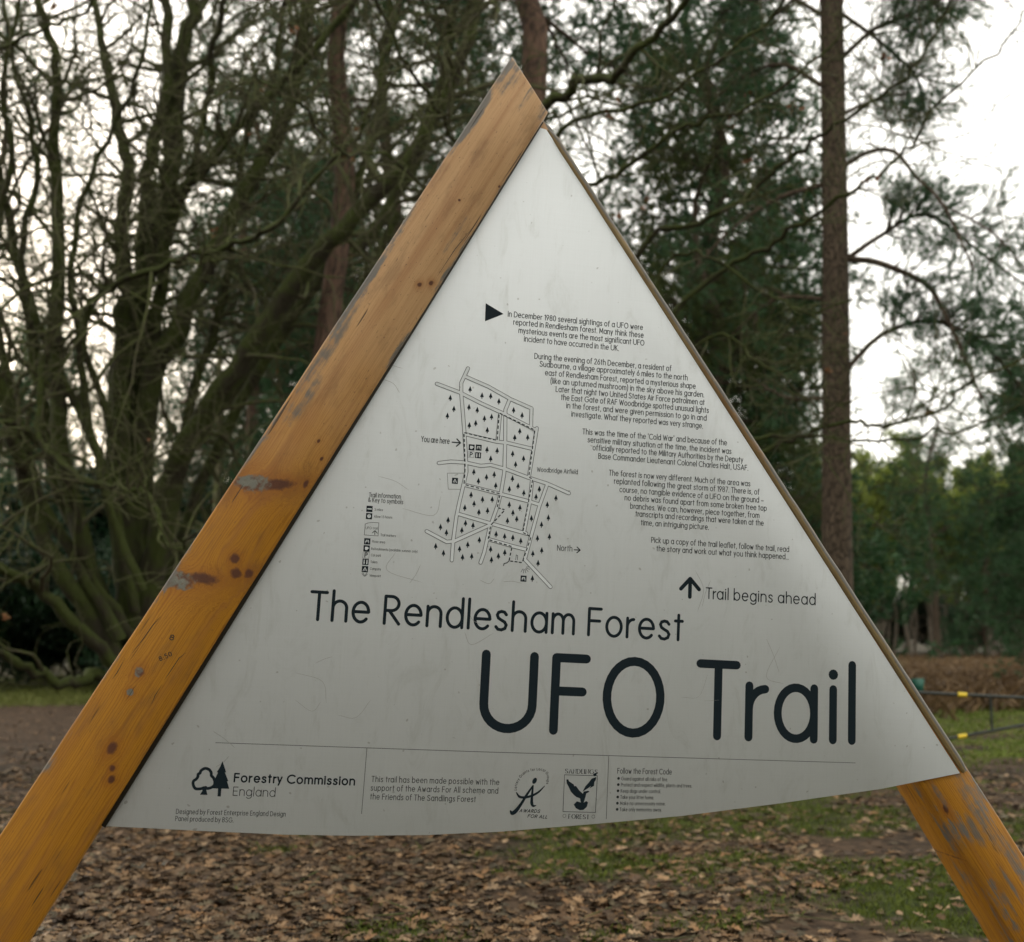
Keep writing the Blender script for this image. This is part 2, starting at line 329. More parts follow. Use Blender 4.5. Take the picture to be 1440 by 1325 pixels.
def beam(name, corners_world, zf, zb, weather, knots, tops, label, mat=None, bev=.004, jit=.0012, olive=False, nseg=46):
    # corners: (u,v) a=top-left b=top-right c=bottom-right d=bottom-left; x runs up the beam
    a, b, c, d = [np.array(p) for p in corners_world]
    ax = (a+b)/2-(c+d)/2; L = np.linalg.norm(ax); ax /= L; ay = np.array((-ax[1], ax[0])); o = (c+d)/2
    loc = lambda p: np.array((np.dot(p-o, ax), np.dot(p-o, ay)))
    A, B, Cc, D = map(loc, (a, b, c, d)); r = np.random.default_rng(len(name)+nseg)
    def edge(p, q):
        t = np.linspace(0, 1, nseg, endpoint=False)[:, None]; e = p+(q-p)*t; w = np.cumsum(r.normal(0, 1, nseg)); w -= np.linspace(w[0], w[-1], nseg); w = w/np.abs(w).max()
        e[1:, 1] += (w*jit)[1:]+r.normal(0, jit*.15, nseg-1); return e
    poly = np.vstack([edge(D, A), A[None]*.5+B[None]*.5, edge(B, Cc)]); poly = np.vstack([edge(D, A), A[None], (A[None]+B[None])/2+np.array([[.0008, 0]]), edge(B, Cc), Cc[None]])
    M4 = MS @ Matrix(((ax[0], ay[0], 0, o[0]), (ax[1], ay[1], 0, o[1]), (0, 0, 1, 0), (0, 0, 0, 1)))
    kn = []
    for kk in knots:
        px, py, rx, ry, kind = kk[:5]; p = loc(uv(px, py, zf)); q = loc(uv(px+30, py+(kk[5] if len(kk) > 5 else 0), zf)); an = math.atan2(q[1]-p[1], q[0]-p[0]) if len(kk) > 5 else 0; kn.append((p[0], p[1], rx, ry, kind, an))
    wth = [(A[1] if s > 0 else B[1], -w if s > 0 else w, am) for s, w, am in weather]
    tx = [loc(uv(px, py, zf))[0] for px, py in tops]
    g = G(); prism(g, poly, zb, zf, bev)
    ob = g.build(name, mat or wood(name+'_wood', kn, wth, tx[0], tx[1], olive=olive), sign, M=inv @ M4)
    ob['label'] = label; return ob, loc, M4
ZF = .034
def down(p, q, zf, hgt=-.12):            # extend line p->q (photo) down into the ground on plane offset zf
    a, b = uv(*p, zf), uv(*q, zf); d = b-a
    za = w2(a[0], a[1], zf)[2]; zb = w2(b[0], b[1], zf)[2]; t = (hgt-za)/(zb-za); return a+d*t
Lk = [(355, 679, .040, .020, 'g', 2), (388, 681, .046, .014, 'k', -1), (250, 815, .042, .021, 'g', 3), (284, 813, .038, .014, 'k', 4),
      (572, 300, .055, .016, 'w'), (720, 105, .06, .018, 'w'), (765, 152, .03, .012, 'w'), (655, 165, .14, .012, 'w'), (625, 215, .07, .010, 'w'), (455, 500, .16, .014, 'w'), (430, 560, .06, .012, 'w'), (640, 330, .05, .005, 'w'), (350, 640, .05, .008, 'w'), (238, 805, .05, .012, 'w'), (745, 130, .05, .006, 'w'), (330, 785, .012, .012, 'k'), (332, 806, .014, .013, 'k'), (350, 806, .011, .010, 'k'),
      (430, 680, .010, .006, 'k'), (157, 1052, .016, .011, 'k'), (158, 1080, .008, .006, 'k'), (157, 1096, .010, .008, 'k'), (590, 400, .007, .006, 'k'), (606, 398, .007, .006, 'k'),
      (646, 281, .004, .004, 'h'), (448, 620, .005, .004, 'h'), (452, 645, .006, .004, 'h'), (196, 945, .012, .010, 'g'), (183, 973, .008, .007, 'g'), (702, 262, .004, .003, 'h')]
lb, locL, ML = beam('left_beam', [uv(720, 78, ZF), uv(771, 157, ZF), down((771, 157), (38, 1324), ZF), down((720, 78), (48, 1100), ZF)], ZF, -.10,
     [(1, .045, .06), (-1, .02, .0)], Lk, [(540, 400), (330, 720)], 'varnished timber in front of the panel, bleached and greyed towards its top')
ZR = -.006
rb, locR, MR = beam('right_beam', [uv(700, 110, ZR), uv(775, 178, ZR), down((1364, 1090), (1437, 1202), ZR), down((1275, 1111), (1411, 1324), ZR)], ZR, -.17,
     [(-1, .04, .09), (1, .025, .07)], [(1322, 1120, .035, .007, 'w'), (1330, 1138, .014, .007, 'k'), (1375, 1140, .12, .016, 'w'), (1372, 1168, .045, .014, 'w'), (1330, 1182, .045, .010, 'w'), (1348, 1210, .02, .008, 'w'), (1385, 1290, .13, .007, 'w'), (1420, 1200, .08, .012, 'w'), (1422, 1245, .05, .005, 'w'), (1358, 1212, .005, .005, 'h'), (1425, 1280, .03, .004, 'w')], [(900, 300), (1100, 700)], 'timber behind the panel, with split grey patches', jit=.003)
for o_, n_ in ((lb, 'beam'), (rb, 'beam')): o_.name = n_; o_.data.name = n_
# rounded batten along the right edge
g = G(); e0, e1 = uv(772, 181), uv(1358, 1084); n_ = 60; r_ = np.random.default_rng(4)
pth = e0+(e1-e0)*np.linspace(0, 1, n_)[:, None]; pp = np.hstack([pth+r_.normal(0, .0004, (n_, 2)), np.full((n_, 1), -.008)])
rad = np.full(n_, .0125); rad[-1] = .009; rad[-2] = .0125; rad[0] = .005
tubes(g, [(pp, rad)], 14)
dirb = (e1-e0)/np.linalg.norm(e1-e0); ang = math.atan2(-dirb[1], -dirb[0]); rot = Matrix.Translation((e1[0], e1[1], 0)) @ Matrix.Rotation(ang, 4, 'Z')
vv = np.concatenate(g.v); vv = np.array([rot.inverted() @ Vector(p) for p in vv]); g.v = [vv]
g.build('edge_batten', wood('batten_wood', [], [(-.0, .004, .1)], 2, 3, olive=True), sign, smooth=True, M=inv @ MS @ rot)
# panel
bot = [(150, 1161.5), (200, 1164), (300, 1169), (400, 1173.5), (500, 1175), (600, 1174), (700, 1169.5), (830, 1159), (960, 1147), (1100, 1129), (1240, 1109), (1350, 1087)]
pl = [uv(*p) for p in bot]+[uv(768, 178)]
lft = uv(141, 1160.5); apex = uv(745, 150); poly = [lft]+pl[:-1]+[uv(768.5, 182)]+[uv(730, 170)]
g = G(); prism(g, poly, -.004, 0, .0004)
panel = g.build('panel', MAT['panel'], sign, M=inv @ MS); panel['label'] = 'white metal panel printed with trail map and text'

# dark strip standing in for the shaded gap between left timber and panel
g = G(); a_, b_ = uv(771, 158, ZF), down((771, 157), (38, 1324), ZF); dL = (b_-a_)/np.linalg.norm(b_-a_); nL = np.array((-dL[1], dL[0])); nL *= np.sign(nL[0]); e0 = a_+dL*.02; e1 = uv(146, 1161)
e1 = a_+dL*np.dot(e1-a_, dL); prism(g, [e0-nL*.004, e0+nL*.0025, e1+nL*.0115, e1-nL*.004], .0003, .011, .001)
g.build('shadow_gap_strip', simple('gap_shade', (.022, .019, .012), .7), sign, M=inv @ MS)

# ---------- lettering: a round-ended single-stroke alphabet
def el(cx, cy, rx, ry, a0=90, a1=450, n=None):
    n = n or max(4, int(abs(a1-a0)/12)); a = np.radians(np.linspace(a0, a1, n+1)); return [(cx+rx*math.cos(t), cy+ry*math.sin(t)) for t in a]
XH = .72; AS = 1.08; DS = -.29; bw = .255
bowl = el(bw, XH/2, bw, XH/2, 0, 360)
arch = lambda x0, w: [(x0, .38)]+el(x0+w/2, XH-.26, w/2, .26, 180, 0)+[(x0+w, 0)]
sS = [(.34, .575), (.27, .67), (.17, .69), (.07, .65), (.03, .55), (.07, .44), (.17, .37), (.29, .30), (.35, .19), (.31, .06), (.19, 0), (.07, .02), (0, .11)]
SS = [(.48, .85), (.40, .96), (.27, 1), (.12, .96), (.04, .83), (.06, .67), (.17, .57), (.36, .47), (.50, .36), (.53, .2), (.43, .05), (.27, 0), (.1, .04), (0, .17)]
GL = {
 'a': (.51, [bowl, [(.51, XH), (.51, 0)]]), 'b': (.51, [[(0, AS), (0, 0)], bowl]), 'c': (.43, [el(.26, XH/2, .26, XH/2, 48, 312)]),
 'd': (.51, [bowl, [(.51, AS), (.51, 0)]]), 'e': (.51, [[(.01, .37), (.505, .37)]+el(.255, XH/2, .255, XH/2, 3, 318)]),
 'f': (.27, [[(.30, 1.05), (.2, 1.06), (.12, 1.0), (.1, .86), (.1, 0)], [(0, XH), (.26, XH)]]),
 'g': (.51, [bowl, [(.51, XH), (.51, -.06)]+el(.255, -.06, .255, .23, 0, -150)]), 'h': (.45, [[(0, AS), (0, 0)], arch(0, .45)]),
 'i': (0, [[(0, XH), (0, 0)], 'dot', (0, .93)]), 'j': (.1, [[(.1, XH), (.1, -.2), (0, -.28)], 'dot', (.1, .93)]), 'k': (.36, [[(0, AS), (0, 0)], [(.32, XH), (.02, .33)], [(.1, .4), (.36, 0)]]),
 'l': (0, [[(0, AS), (0, 0)]]), 'm': (.74, [[(0, XH), (0, 0)], arch(0, .37), arch(.37, .37)]), 'n': (.45, [[(0, XH), (0, 0)], arch(0, .45)]),
 'o': (.52, [el(.26, XH/2, .26, XH/2)]), 'p': (.51, [[(0, XH), (0, DS)], bowl]), 'q': (.51, [[(.51, XH), (.51, DS)], bowl]),
 'r': (.22, [[(0, XH), (0, 0)], [(0, .36)]+el(.23, .40, .23, .28, 180, 92)]), 's': (.35, [sS]), 't': (.26, [[(.12, .95), (.12, 0)], [(0, XH), (.26, XH)]]),
 'u': (.45, [[(0, XH)]+el(.225, .25, .225, .25, 180, 360), [(.45, XH), (.45, 0)]]), 'v': (.38, [[(0, XH), (.19, 0), (.38, XH)]]),
 'w': (.62, [[(0, XH), (.16, 0), (.31, .6), (.46, 0), (.62, XH)]]), 'x': (.36, [[(0, XH), (.36, 0)], [(.36, XH), (0, 0)]]),
 'y': (.40, [[(0, XH), (.2, .02)], [(.40, XH), (.1, DS)]]), 'z': (.36, [[(0, XH), (.36, XH), (0, 0), (.36, 0)]]),
 'A': (.62, [[(0, 0), (.31, 1), (.62, 0)], [(.11, .33), (.51, .33)]]), 'B': (.46, [[(0, 0), (0, 1), (.2, 1)]+el(.2, .77, .22, .23, 90, -90)+[(0, .54)], [(.2, .54)]+el(.2, .27, .26, .27, 90, -90)+[(0, 0)]]),
 'C': (.70, [el(.43, .5, .43, .5, 48, 312)]), 'D': (.62, [[(0, 0), (0, 1), (.18, 1)]+el(.18, .5, .44, .5, 90, -90)+[(0, 0)]]), 'E': (.42, [[(.42, 1), (0, 1), (0, 0), (.42, 0)], [(0, .52), (.38, .52)]]),
 'F': (.42, [[(.42, 1), (0, 1), (0, 0)], [(0, .54), (.38, .54)]]), 'G': (.80, [el(.42, .5, .42, .5, 45, 350)+[(.82, .47), (.48, .47)]]), 'H': (.56, [[(0, 0), (0, 1)], [(.56, 0), (.56, 1)], [(0, .52), (.56, .52)]]),
 'I': (0, [[(0, 0), (0, 1)]]), 'K': (.48, [[(0, 0), (0, 1)], [(.46, 1), (.02, .48)], [(.14, .6), (.48, 0)]]), 'L': (.38, [[(0, 1), (0, 0), (.38, 0)]]),
 'M': (.72, [[(0, 0), (.06, 1), (.36, .2), (.66, 1), (.72, 0)]]), 'N': (.56, [[(0, 0), (0, 1), (.56, 0), (.56, 1)]]), 'O': (.76, [el(.38, .5, .38, .5)]),
 'P': (.44, [[(0, 0), (0, 1), (.2, 1)]+el(.2, .73, .25, .27, 90, -90)+[(0, .46)]]), 'R': (.48, [[(0, 0), (0, 1), (.2, 1)]+el(.2, .74, .25, .26, 90, -90)+[(0, .48)], [(.14, .48), (.48, 0)]]),
 'S': (.53, [SS]), 'T': (.50, [[(0, 1), (.5, 1)], [(.25, 1), (.25, 0)]]), 'U': (.66, [[(0, 1), (0, .36)]+el(.33, .33, .33, .33, 180, 360)+[(.66, 1)]]),
 'V': (.58, [[(0, 1), (.29, 0), (.58, 1)]]), 'W': (.88, [[(0, 1), (.22, 0), (.44, .9), (.66, 0), (.88, 1)]]), 'Y': (.54, [[(0, 1), (.27, .48), (.54, 1)], [(.27, .48), (.27, 0)]]),
 '0': (.5, [el(.25, .5, .25, .5)]), '1': (.16, [[(0, .84), (.16, 1), (.16, 0)]]), '2': (.44, [el(.22, .76, .21, .24, 170, -30)+[(0, 0), (.44, 0)]]), '3': (.42, [el(.2, .76, .19, .24, 150, -80), el(.2, .27, .22, .27, 85, -150)]),
 '4': (.5, [[(.38, 0), (.38, 1), (0, .28), (.5, .28)]]), '5': (.44, [[(.4, 1), (.08, 1), (.04, .56)]+el(.2, .32, .24, .32, 110, -140)]), '6': (.46, [el(.23, .29, .23, .29), [(.33, 1), (.06, .46)]]),
 '7': (.44, [[(0, 1), (.44, 1), (.12, 0)]]), '8': (.46, [el(.23, .76, .2, .24), el(.23, .27, .23, .27)]), '9': (.46, [el(.23, .71, .23, .29), [(.13, 0), (.4, .54)]]),
 '.': (0, ['dot', (0, 0)]), ',': (.04, [[(.05, .03), (0, -.16)]]), "'": (0, [[(0, 1.05), (0, .86)]]), ':': (0, ['dot', (0, 0), 'dot', (0, .5)]), '-': (.4, [[(0, .36), (.4, .36)]]), '~': (.5, [[(0, .36), (.5, .36)]]),
 '(': (.14, [[(.14, 1.1), (.03, .8), (0, .42), (.03, .05), (.14, -.25)]]), ')': (.14, [[(0, 1.1), (.11, .8), (.14, .42), (.11, .05), (0, -.25)]]),
 '&': (.58, [[(.58, 0), (.12, .62), (.1, .85), (.22, 1), (.36, .9), (.33, .7), (.05, .42), (0, .2), (.12, 0), (.3, 0), (.48, .16), (.56, .4)]]), ' ': (.16, [])}
class Ink:                               # strokes and shapes printed on the plane, in metres
    def __init__(s): s.g = G(); s.k = 0
    def z(s): s.k += 1; return .00025+(s.k % 8)*.00002
    def stroke(s, pts, w, mode=None, z=None, cap=True):
        P = np.array(pts, float)
        keep = [0]+[i for i in range(1, len(P)) if np.linalg.norm(P[i]-P[i-1]) > 1e-6]; P = P[keep]
        if len(P) > 2 and mode is None and np.isscalar(w) and cap:
            d_ = P[1:]-P[:-1]; d_ /= np.linalg.norm(d_, axis=1, keepdims=True); sh = [i+1 for i in range(len(d_)-1) if np.dot(d_[i], d_[i+1]) < .6]
            if sh:
                for a_, b_ in zip([0]+sh, sh+[len(P)-1]): s.stroke(P[a_:b_+1], w, mode, z)
                return
        n = len(P); z = s.z() if z is None else z
        if n == 1: return s.disc(P[0], w/2)
        closed = n > 3 and np.linalg.norm(P[0]-P[-1]) < 1e-6
        d = P[1:]-P[:-1]; d /= np.linalg.norm(d, axis=1, keepdims=True)
        dn = np.vstack([d, d[-1:]]); dp = np.vstack([d[:1], d])
        if closed: dn[-1] = d[0]; dp[0] = d[-1]
        t = dn+dp; t /= np.linalg.norm(t, axis=1, keepdims=True)+1e-9; nr = np.stack([-t[:, 1], t[:, 0]], -1)
        cs = np.clip(np.abs(np.sum(t*dn, 1)), .45, 1); h = np.full(n, w/2) if np.isscalar(w) else np.array(w)/2
        if mode == 'serif': h = h*(.28+.95*np.abs(t[:, 1])**1.6)
        off = nr*(h/cs)[:, None]
        sharp = np.abs(np.sum(t*dn, 1)) < .75
        V_ = np.vstack([P+off, P-off]); i = np.arange(n-1)
        s.g.add(np.hstack([V_, np.full((2*n, 1), z)]), np.stack([i+n, i+n+1, i+1, i], -1))
        if mode != 'serif':
            if not closed and cap:
                for c, hh in ((P[0], h[0]), (P[-1], h[-1])): s.disc(c, hh, z=s.z())
            for q in np.where(sharp)[0]:
                if 0 < q < n-1: s.disc(P[q], h[q], z=s.z())
    def disc(s, c, r, n=12, z=None):
        z = s.z() if z is None else z; a = np.arange(n)*2*PI/n
        v = np.stack([c[0]+r*np.cos(a), c[1]+r*np.sin(a), np.full(n, z)], -1); o = s.g.n; s.g.add(v, np.zeros((0, 3), int)); s.g.ngon([o+i for i in range(n)])
    def poly(s, pts, z=None):
        z = s.z() if z is None else z; P = np.array(pts); a = np.sum(P[:, 0]*np.roll(P[:, 1], -1)-P[:, 1]*np.roll(P[:, 0], -1))
        if a < 0: P = P[::-1]
        o = s.g.n; s.g.add(np.hstack([P, np.full((len(P), 1), z)]), np.zeros((0, 3), int)); s.g.ngon([o+i for i in range(len(P))])
    def text(s, txt, p0, p1, cap, sw=.115, sb=.06, slant=0, mode=None, arcf=None, wsp=.16):
        """p0, p1: photo measurements of the baseline's two ends; cap: cap height in metres"""
        Sz = cap/(1+sw); a, b = uv(*p0), uv(*p1); L = np.linalg.norm(b-a); ex = (b-a)/L; ey = np.array((-ex[1], ex[0]))
        x = 0; items = []
        for i, ch in enumerate(txt):
            w, st = GL[ch]; 
            if ch == ' ': x += wsp+.16; continue
            items.append((x+sw/2, st)); x += w+sw+2*sb
            if txt[i:i+2] in ('Tr', 'ra', 'ry', 'To'): x -= .09
        tot = x-2*sb; k = L/tot
        for x0, st in items:
            dot = False
            for e in st:
                if isinstance(e, str): dot = True; continue
                if dot: c = a+ex*(x0+e[0])*k+ey*((e[1]+sw/2)*Sz); s.disc(c, sw*.62*Sz); dot = False; continue
                P = np.array(e); P = np.stack([(x0+P[:, 0]+slant*P[:, 1])*k, (P[:, 1]+sw/2)*Sz], -1)
                Q = a+P[:, :1]*ex+P[:, 1:]*ey; s.stroke(Q, sw*Sz, mode)
                if mode == 'serif':
                    for pt, di in ((P[0], e[1][1]-e[0][1]), (P[-1], e[-2][1]-e[-1][1])):
                        if abs(di) > .25: c = a+pt[0]*ex+pt[1]*ey; s.stroke([c-ex*sw*Sz*.95, c+ex*sw*Sz*.95], sw*Sz*.35)
        return k/Sz
    def build(s, name, mat, label=None):
        o = s.g.build(name, mat, panel)
        if label: o['label'] = label
        return o
def capm(px, py, h): return np.linalg.norm(uv(px, py)-uv(px, py-h))

k = Ink(); fit = []
fit.append(k.text('The Rendlesham Forest', (433, 872.5), (961, 902), capm(700, 880, 42), .118, .05)); k.build('title_lettering', MAT['ink'], 'smaller dark title line')
k = Ink(); fit.append(k.text('UFO', (671.5, 1029.3), (933, 1038.5), capm(785, 1032, 115), .125, .09)); fit.append(k.text('Trail', (976, 1039.7), (1203.6, 1047.5), capm(1010, 1041, 113), .12, .075))
k.build('title_lettering', MAT['ink'], 'huge dark title words UFO Trail')
k = Ink(); k.text('Trail begins ahead', (992, 842), (1147, 851), capm(1070, 845, 16.5), .11)
k.stroke([uv(970, 839), uv(970.6, 813.5)], .0105); k.stroke([uv(957.5, 827.5), uv(970.6, 813.5), uv(983, 828.5)], .0105); k.build('arrow_lettering', MAT['ink'], 'upward arrow with trail begins ahead')
k = Ink(); k.poly([uv(683, 426), uv(682, 451.5), uv(708.2, 441.2)]); k.build('pointer_triangle', MAT['ink'])
body = [("In December 1980 several sightings of a UFO were", 714, 445, 904, 464), ("reported in Rendlesham forest. Many think these", 721.7, 456.3, 905, 475),
 ("mysterious events are the most significant UFO", 729, 468, 906, 486), ("incident to have occurred in the UK.", 736.7, 480, 870, 493.3),
 ("During the evening of 26th December, a resident of", 751.3, 504.2, 944, 522), ("Sudbourne, a village approximately 6 miles to the north", 758.7, 515.3, 967, 534.8),
 ("east of Rendlesham Forest, reported a mysterious shape", 766.3, 527.5, 978.2, 546.7), ("(like an upturned mushroom) in the sky above his garden.", 774, 539, 990, 558.6),
 ("Later that night two United States Air Force patrolmen at", 781.3, 550.8, 990.8, 569.5), ("the East Gate of RAF Woodbridge spotted unusual lights", 788.7, 562.2, 996.6, 580.7),
 ("in the forest, and were given permission to go in and", 796.2, 573.7, 993.5, 591.5), ("investigate. What they reported was very strange.", 803.3, 585.5, 988.4, 602.4),
 ("This was the time of the 'Cold War' and because of the", 818.9, 610.4, 1022.2, 626.2), ("sensitive military situation at the time, the incident was", 826.2, 621.8, 1028.4, 638.2),
 ("officially reported to the Military Authorities by the Deputy", 833.3, 632.9, 1044.9, 650.4), ("Base Commander Lieutenant Colonel Charles Halt, USAF.", 841.1, 644.9, 1052, 661.6),
 ("The forest is now very different. Much of the area was", 856, 668.4, 1055, 683.8), ("replanted following the great storm of 1987. There is, of", 863.3, 680, 1067.8, 695.6),
 ("course, no tangible evidence of a UFO on the ground ~", 871, 691.8, 1074, 707.2), ("no debris was found apart from some broken tree top", 878.2, 703.3, 1078.2, 718.4),
 ("branches. We can, however, piece together, from", 886, 715.1, 1067.8, 728.4), ("transcripts and recordings that were taken at the", 893.3, 726, 1073.8, 739.3), ("time, an intriguing picture.", 901.1, 738.4, 996.7, 744.9),
 ("Pick up a copy of the trail leaflet, follow the trail, read", 915.6, 762.9, 1109.6, 776.2), ("the story and work out what you think happened...", 922.9, 774.9, 1108.9, 786.7)]
para = [0, 4, 12, 16, 23, 25]
for a, b in zip(para[:-1], para[1:]):
    k = Ink()
    for t, x0, y0, x1, y1 in body[a:b]: fit.append(k.text(t, (x0, y0), (x1, y1), capm(x0, y0, 8.3), .125, .055))
    k.build('paragraph_text', MAT['greyink'])
# map
k = Ink(); roads = [[(658.1, 517.7), (653.7, 527.2), (648.6, 538), (648.6, 553), (651, 581.5), (653, 607.3), (655, 640), (655.8, 663), (651.7, 681.7), (645.8, 706.7), (641.7, 726.7), (637.5, 758), (635.3, 787.5)],
 [(614.3, 539.4), (646.2, 551.4), (676, 566.6), (708.7, 581.5), (752.2, 603.9)], [(654.3, 529.2), (687, 543.5), (718.2, 561.1), (747.4, 574), (746.7, 600.5)],
 [(716.8, 561.1), (710.7, 576), (710.3, 622.3), (709.4, 659), (709, 665), (705, 690), (700, 710), (691.7, 733.3), (688.3, 743.3), (680.8, 776.7), (675.8, 790.8)],
 [(653.3, 610), (699, 620.9), (712.8, 622.3), (746.7, 630.4)], [(617, 650.8), (634, 648.8), (654.3, 650.1), (676, 654.9), (689.7, 653.5), (710, 659), (742.6, 671.2), (770, 680), (800, 693.3)],
 [(754.9, 601.9), (744, 668.5)], [(748.3, 673.3), (745, 706.7), (736.7, 748.3)], [(769.2, 681.7), (758.3, 711.7), (748.3, 748.3), (738.3, 785)],
 [(654.2, 681.7), (706.7, 695), (745, 705), (758.3, 709.2)], [(645, 722.5), (690, 735.8), (740, 750)], [(600, 746.7), (628.3, 761.7), (638.3, 760.8), (688.3, 738.3)],
 [(688.3, 758.3), (720, 767.5), (740, 772.5)], [(738.3, 786.7), (774.2, 825)], [(703, 583), (699.5, 620)]]
for r in roads: k.stroke([uv(*p) for p in r], .0108)
k.stroke([uv(*p) for p in [(654, 665), (629, 665), (630.3, 687.5), (647, 687.8)]], .0011)
k.build('map_road_edges', MAT['lineink'])
k = Ink(); k.k = 0
for n_, r in enumerate(roads):
    P = [uv(*p) for p in r]; k.stroke(P, .0074, z=.00045+n_*.00001, cap=False); k.disc(P[0], .0037, z=.00064); k.disc(P[-1], .0037, z=.00062)
k.build('map_road_fill', MAT['panel'])
k = Ink(); zt = .0007
trail = [(652.5, 680.8), (654, 656.7), (652.3, 608), (699, 619), (702, 580.5), (752, 604.5), (743.5, 670), (749, 674), (735, 748.3), (746.7, 754.7), (734.2, 790.8), (715.8, 788.3), (720, 768.3), (686.3, 758.3), (690, 738.3), (710, 716.7), (699.2, 713.3), (703.3, 694.2), (652.5, 680.8)]
for a, b in zip(trail[:-1], trail[1:]):
    a, b = uv(*a), uv(*b); L = np.linalg.norm(b-a); n_ = max(1, round(L/.0135))
    for q in range(n_): k.stroke([a+(b-a)*((q+.1)/n_), a+(b-a)*((q+.72)/n_)], .0029, z=zt+(q % 2)*.00002, cap=False)
k.stroke([uv(*p) for p in [(716, 788), (713, 791), (709, 792), (708, 795)]], .002, z=zt+.0001)
k.build('map_trail', MAT['ink'], 'dashed trail line')
k = Ink()
z4 = [(450, 345), (573, 410), (663, 415), (748, 470), (900, 560), (988, 615), (245, 435), (282, 548), (215, 620), (438, 530), (524, 560), (672, 630), (598, 648), (508, 695), (442, 718), (628, 768), (964, 778), (912, 845), (1046, 842), (625, 970), (730, 980), (663, 1063), (890, 1012), (1003, 1062), (921, 1122)]
z6 = [(458, 138), (565, 182), (630, 160), (497, 215), (643, 253), (784, 195), (831, 257), (758, 283), (880, 315), (1011, 283), (983, 348), (435, 332), (531, 370), (613, 370), (460, 407), (382, 440), (501, 478), (574, 465), (757, 415), (847, 440), (788, 483), (742, 550), (820, 535), (944, 530), (1151, 358), (1078, 415), (1087, 525), (1029, 583), (995, 698), (1096, 685), (1031, 800), (956, 828), (1000, 908), (952, 1037), (241, 545), (177, 603), (227, 650), (388, 570), (451, 590), (357, 630), (505, 712), (407, 752), (338, 788), (363, 858), (440, 850), (136, 765), (202, 823), (646, 663), (718, 682), (787, 693), (854, 720), (600, 790), (665, 848), (719, 818), (607, 880)]
for px, py in [(600+a/7.361, 500+b/7.361) for a, b in z4]+[(590+a/6, 640+b/6) for a, b in z6]:
    c = uv(px, py); h = .0088
    k.poly([c+np.array(p)*h for p in [(0, 1), (.5, -.25), (.52, -.55), (.14, -.5), (.14, -1), (-.14, -1), (-.14, -.5), (-.52, -.55), (-.5, -.25)]])
k.build('map_trees', MAT['ink'], 'small printed conifers')['kind'] = 'stuff'
k = Ink()
k.text('You are here', (592, 621), (632, 624.2), capm(610, 620, 8.5), .12); k.stroke([uv(636, 621.5), uv(647, 622.3)], .0033); k.stroke([uv(642.5, 617), uv(647.5, 622.4), uv(641.8, 627.2)], .0033)
k.text('Woodbridge Airfield', (755, 663), (812.5, 666.7), capm(780, 663, 6.6), .12); k.text('North', (783.3, 774.2), (804.7, 775.3), capm(790, 774, 8.6), .12)
k.stroke([uv(807.5, 772.8), uv(815.5, 773.3)], .0028); k.stroke([uv(811.5, 769), uv(815.8, 773.3), uv(811.2, 777)], .0028)
k.text('Trail information', (518.7, 698.7), (563.6, 701.2), capm(540, 700, 6.6), .12); k.text('& Key to symbols', (517.5, 705.5), (566.8, 708.9), capm(540, 706, 6.6), .12)
k.build('map_labels', MAT['greyink'])['kind'] = 'stuff'
k = Ink()
for t, x0, y0, x1, y1 in [('3 miles', 526.6, 717.9, 538.5, 718.4), ('Allow 1.5 hours', 525.8, 727.5, 551.5, 729), ('Trail markers', 535, 753.6, 556.6, 755), ('Picnic area', 523.2, 762.8, 541.3, 763.9), ('Refreshments (available summer only)', 522, 773, 586.9, 777),
  ('Car park', 521.5, 781.9, 535.6, 782.7), ('Toilets', 521, 791.5, 530.6, 792), ('Campsite', 520.1, 801, 535.6, 802), ('Viewpoint', 519.5, 810.7, 535.6, 811.5), ('UFO trail', 514, 743.6, 531, 744.4)]:
    k.text(t, (x0, y0), (x1, y1), capm(x0, y0, 3.6), .12)
k.stroke([uv(527, 751.5), uv(527.3, 745.8)], .0018); k.stroke([uv(523.7, 749), uv(527.3, 745.8), uv(530.6, 749.5)], .0018)
k.stroke([uv(*p) for p in [(513.6, 736.5), (518, 734.9), (524, 734.4), (532.8, 734.9), (531.7, 753.3), (512.2, 751.9), (513.6, 736.5)]], .0011)
k.build('map_key_text', MAT['greyink'])
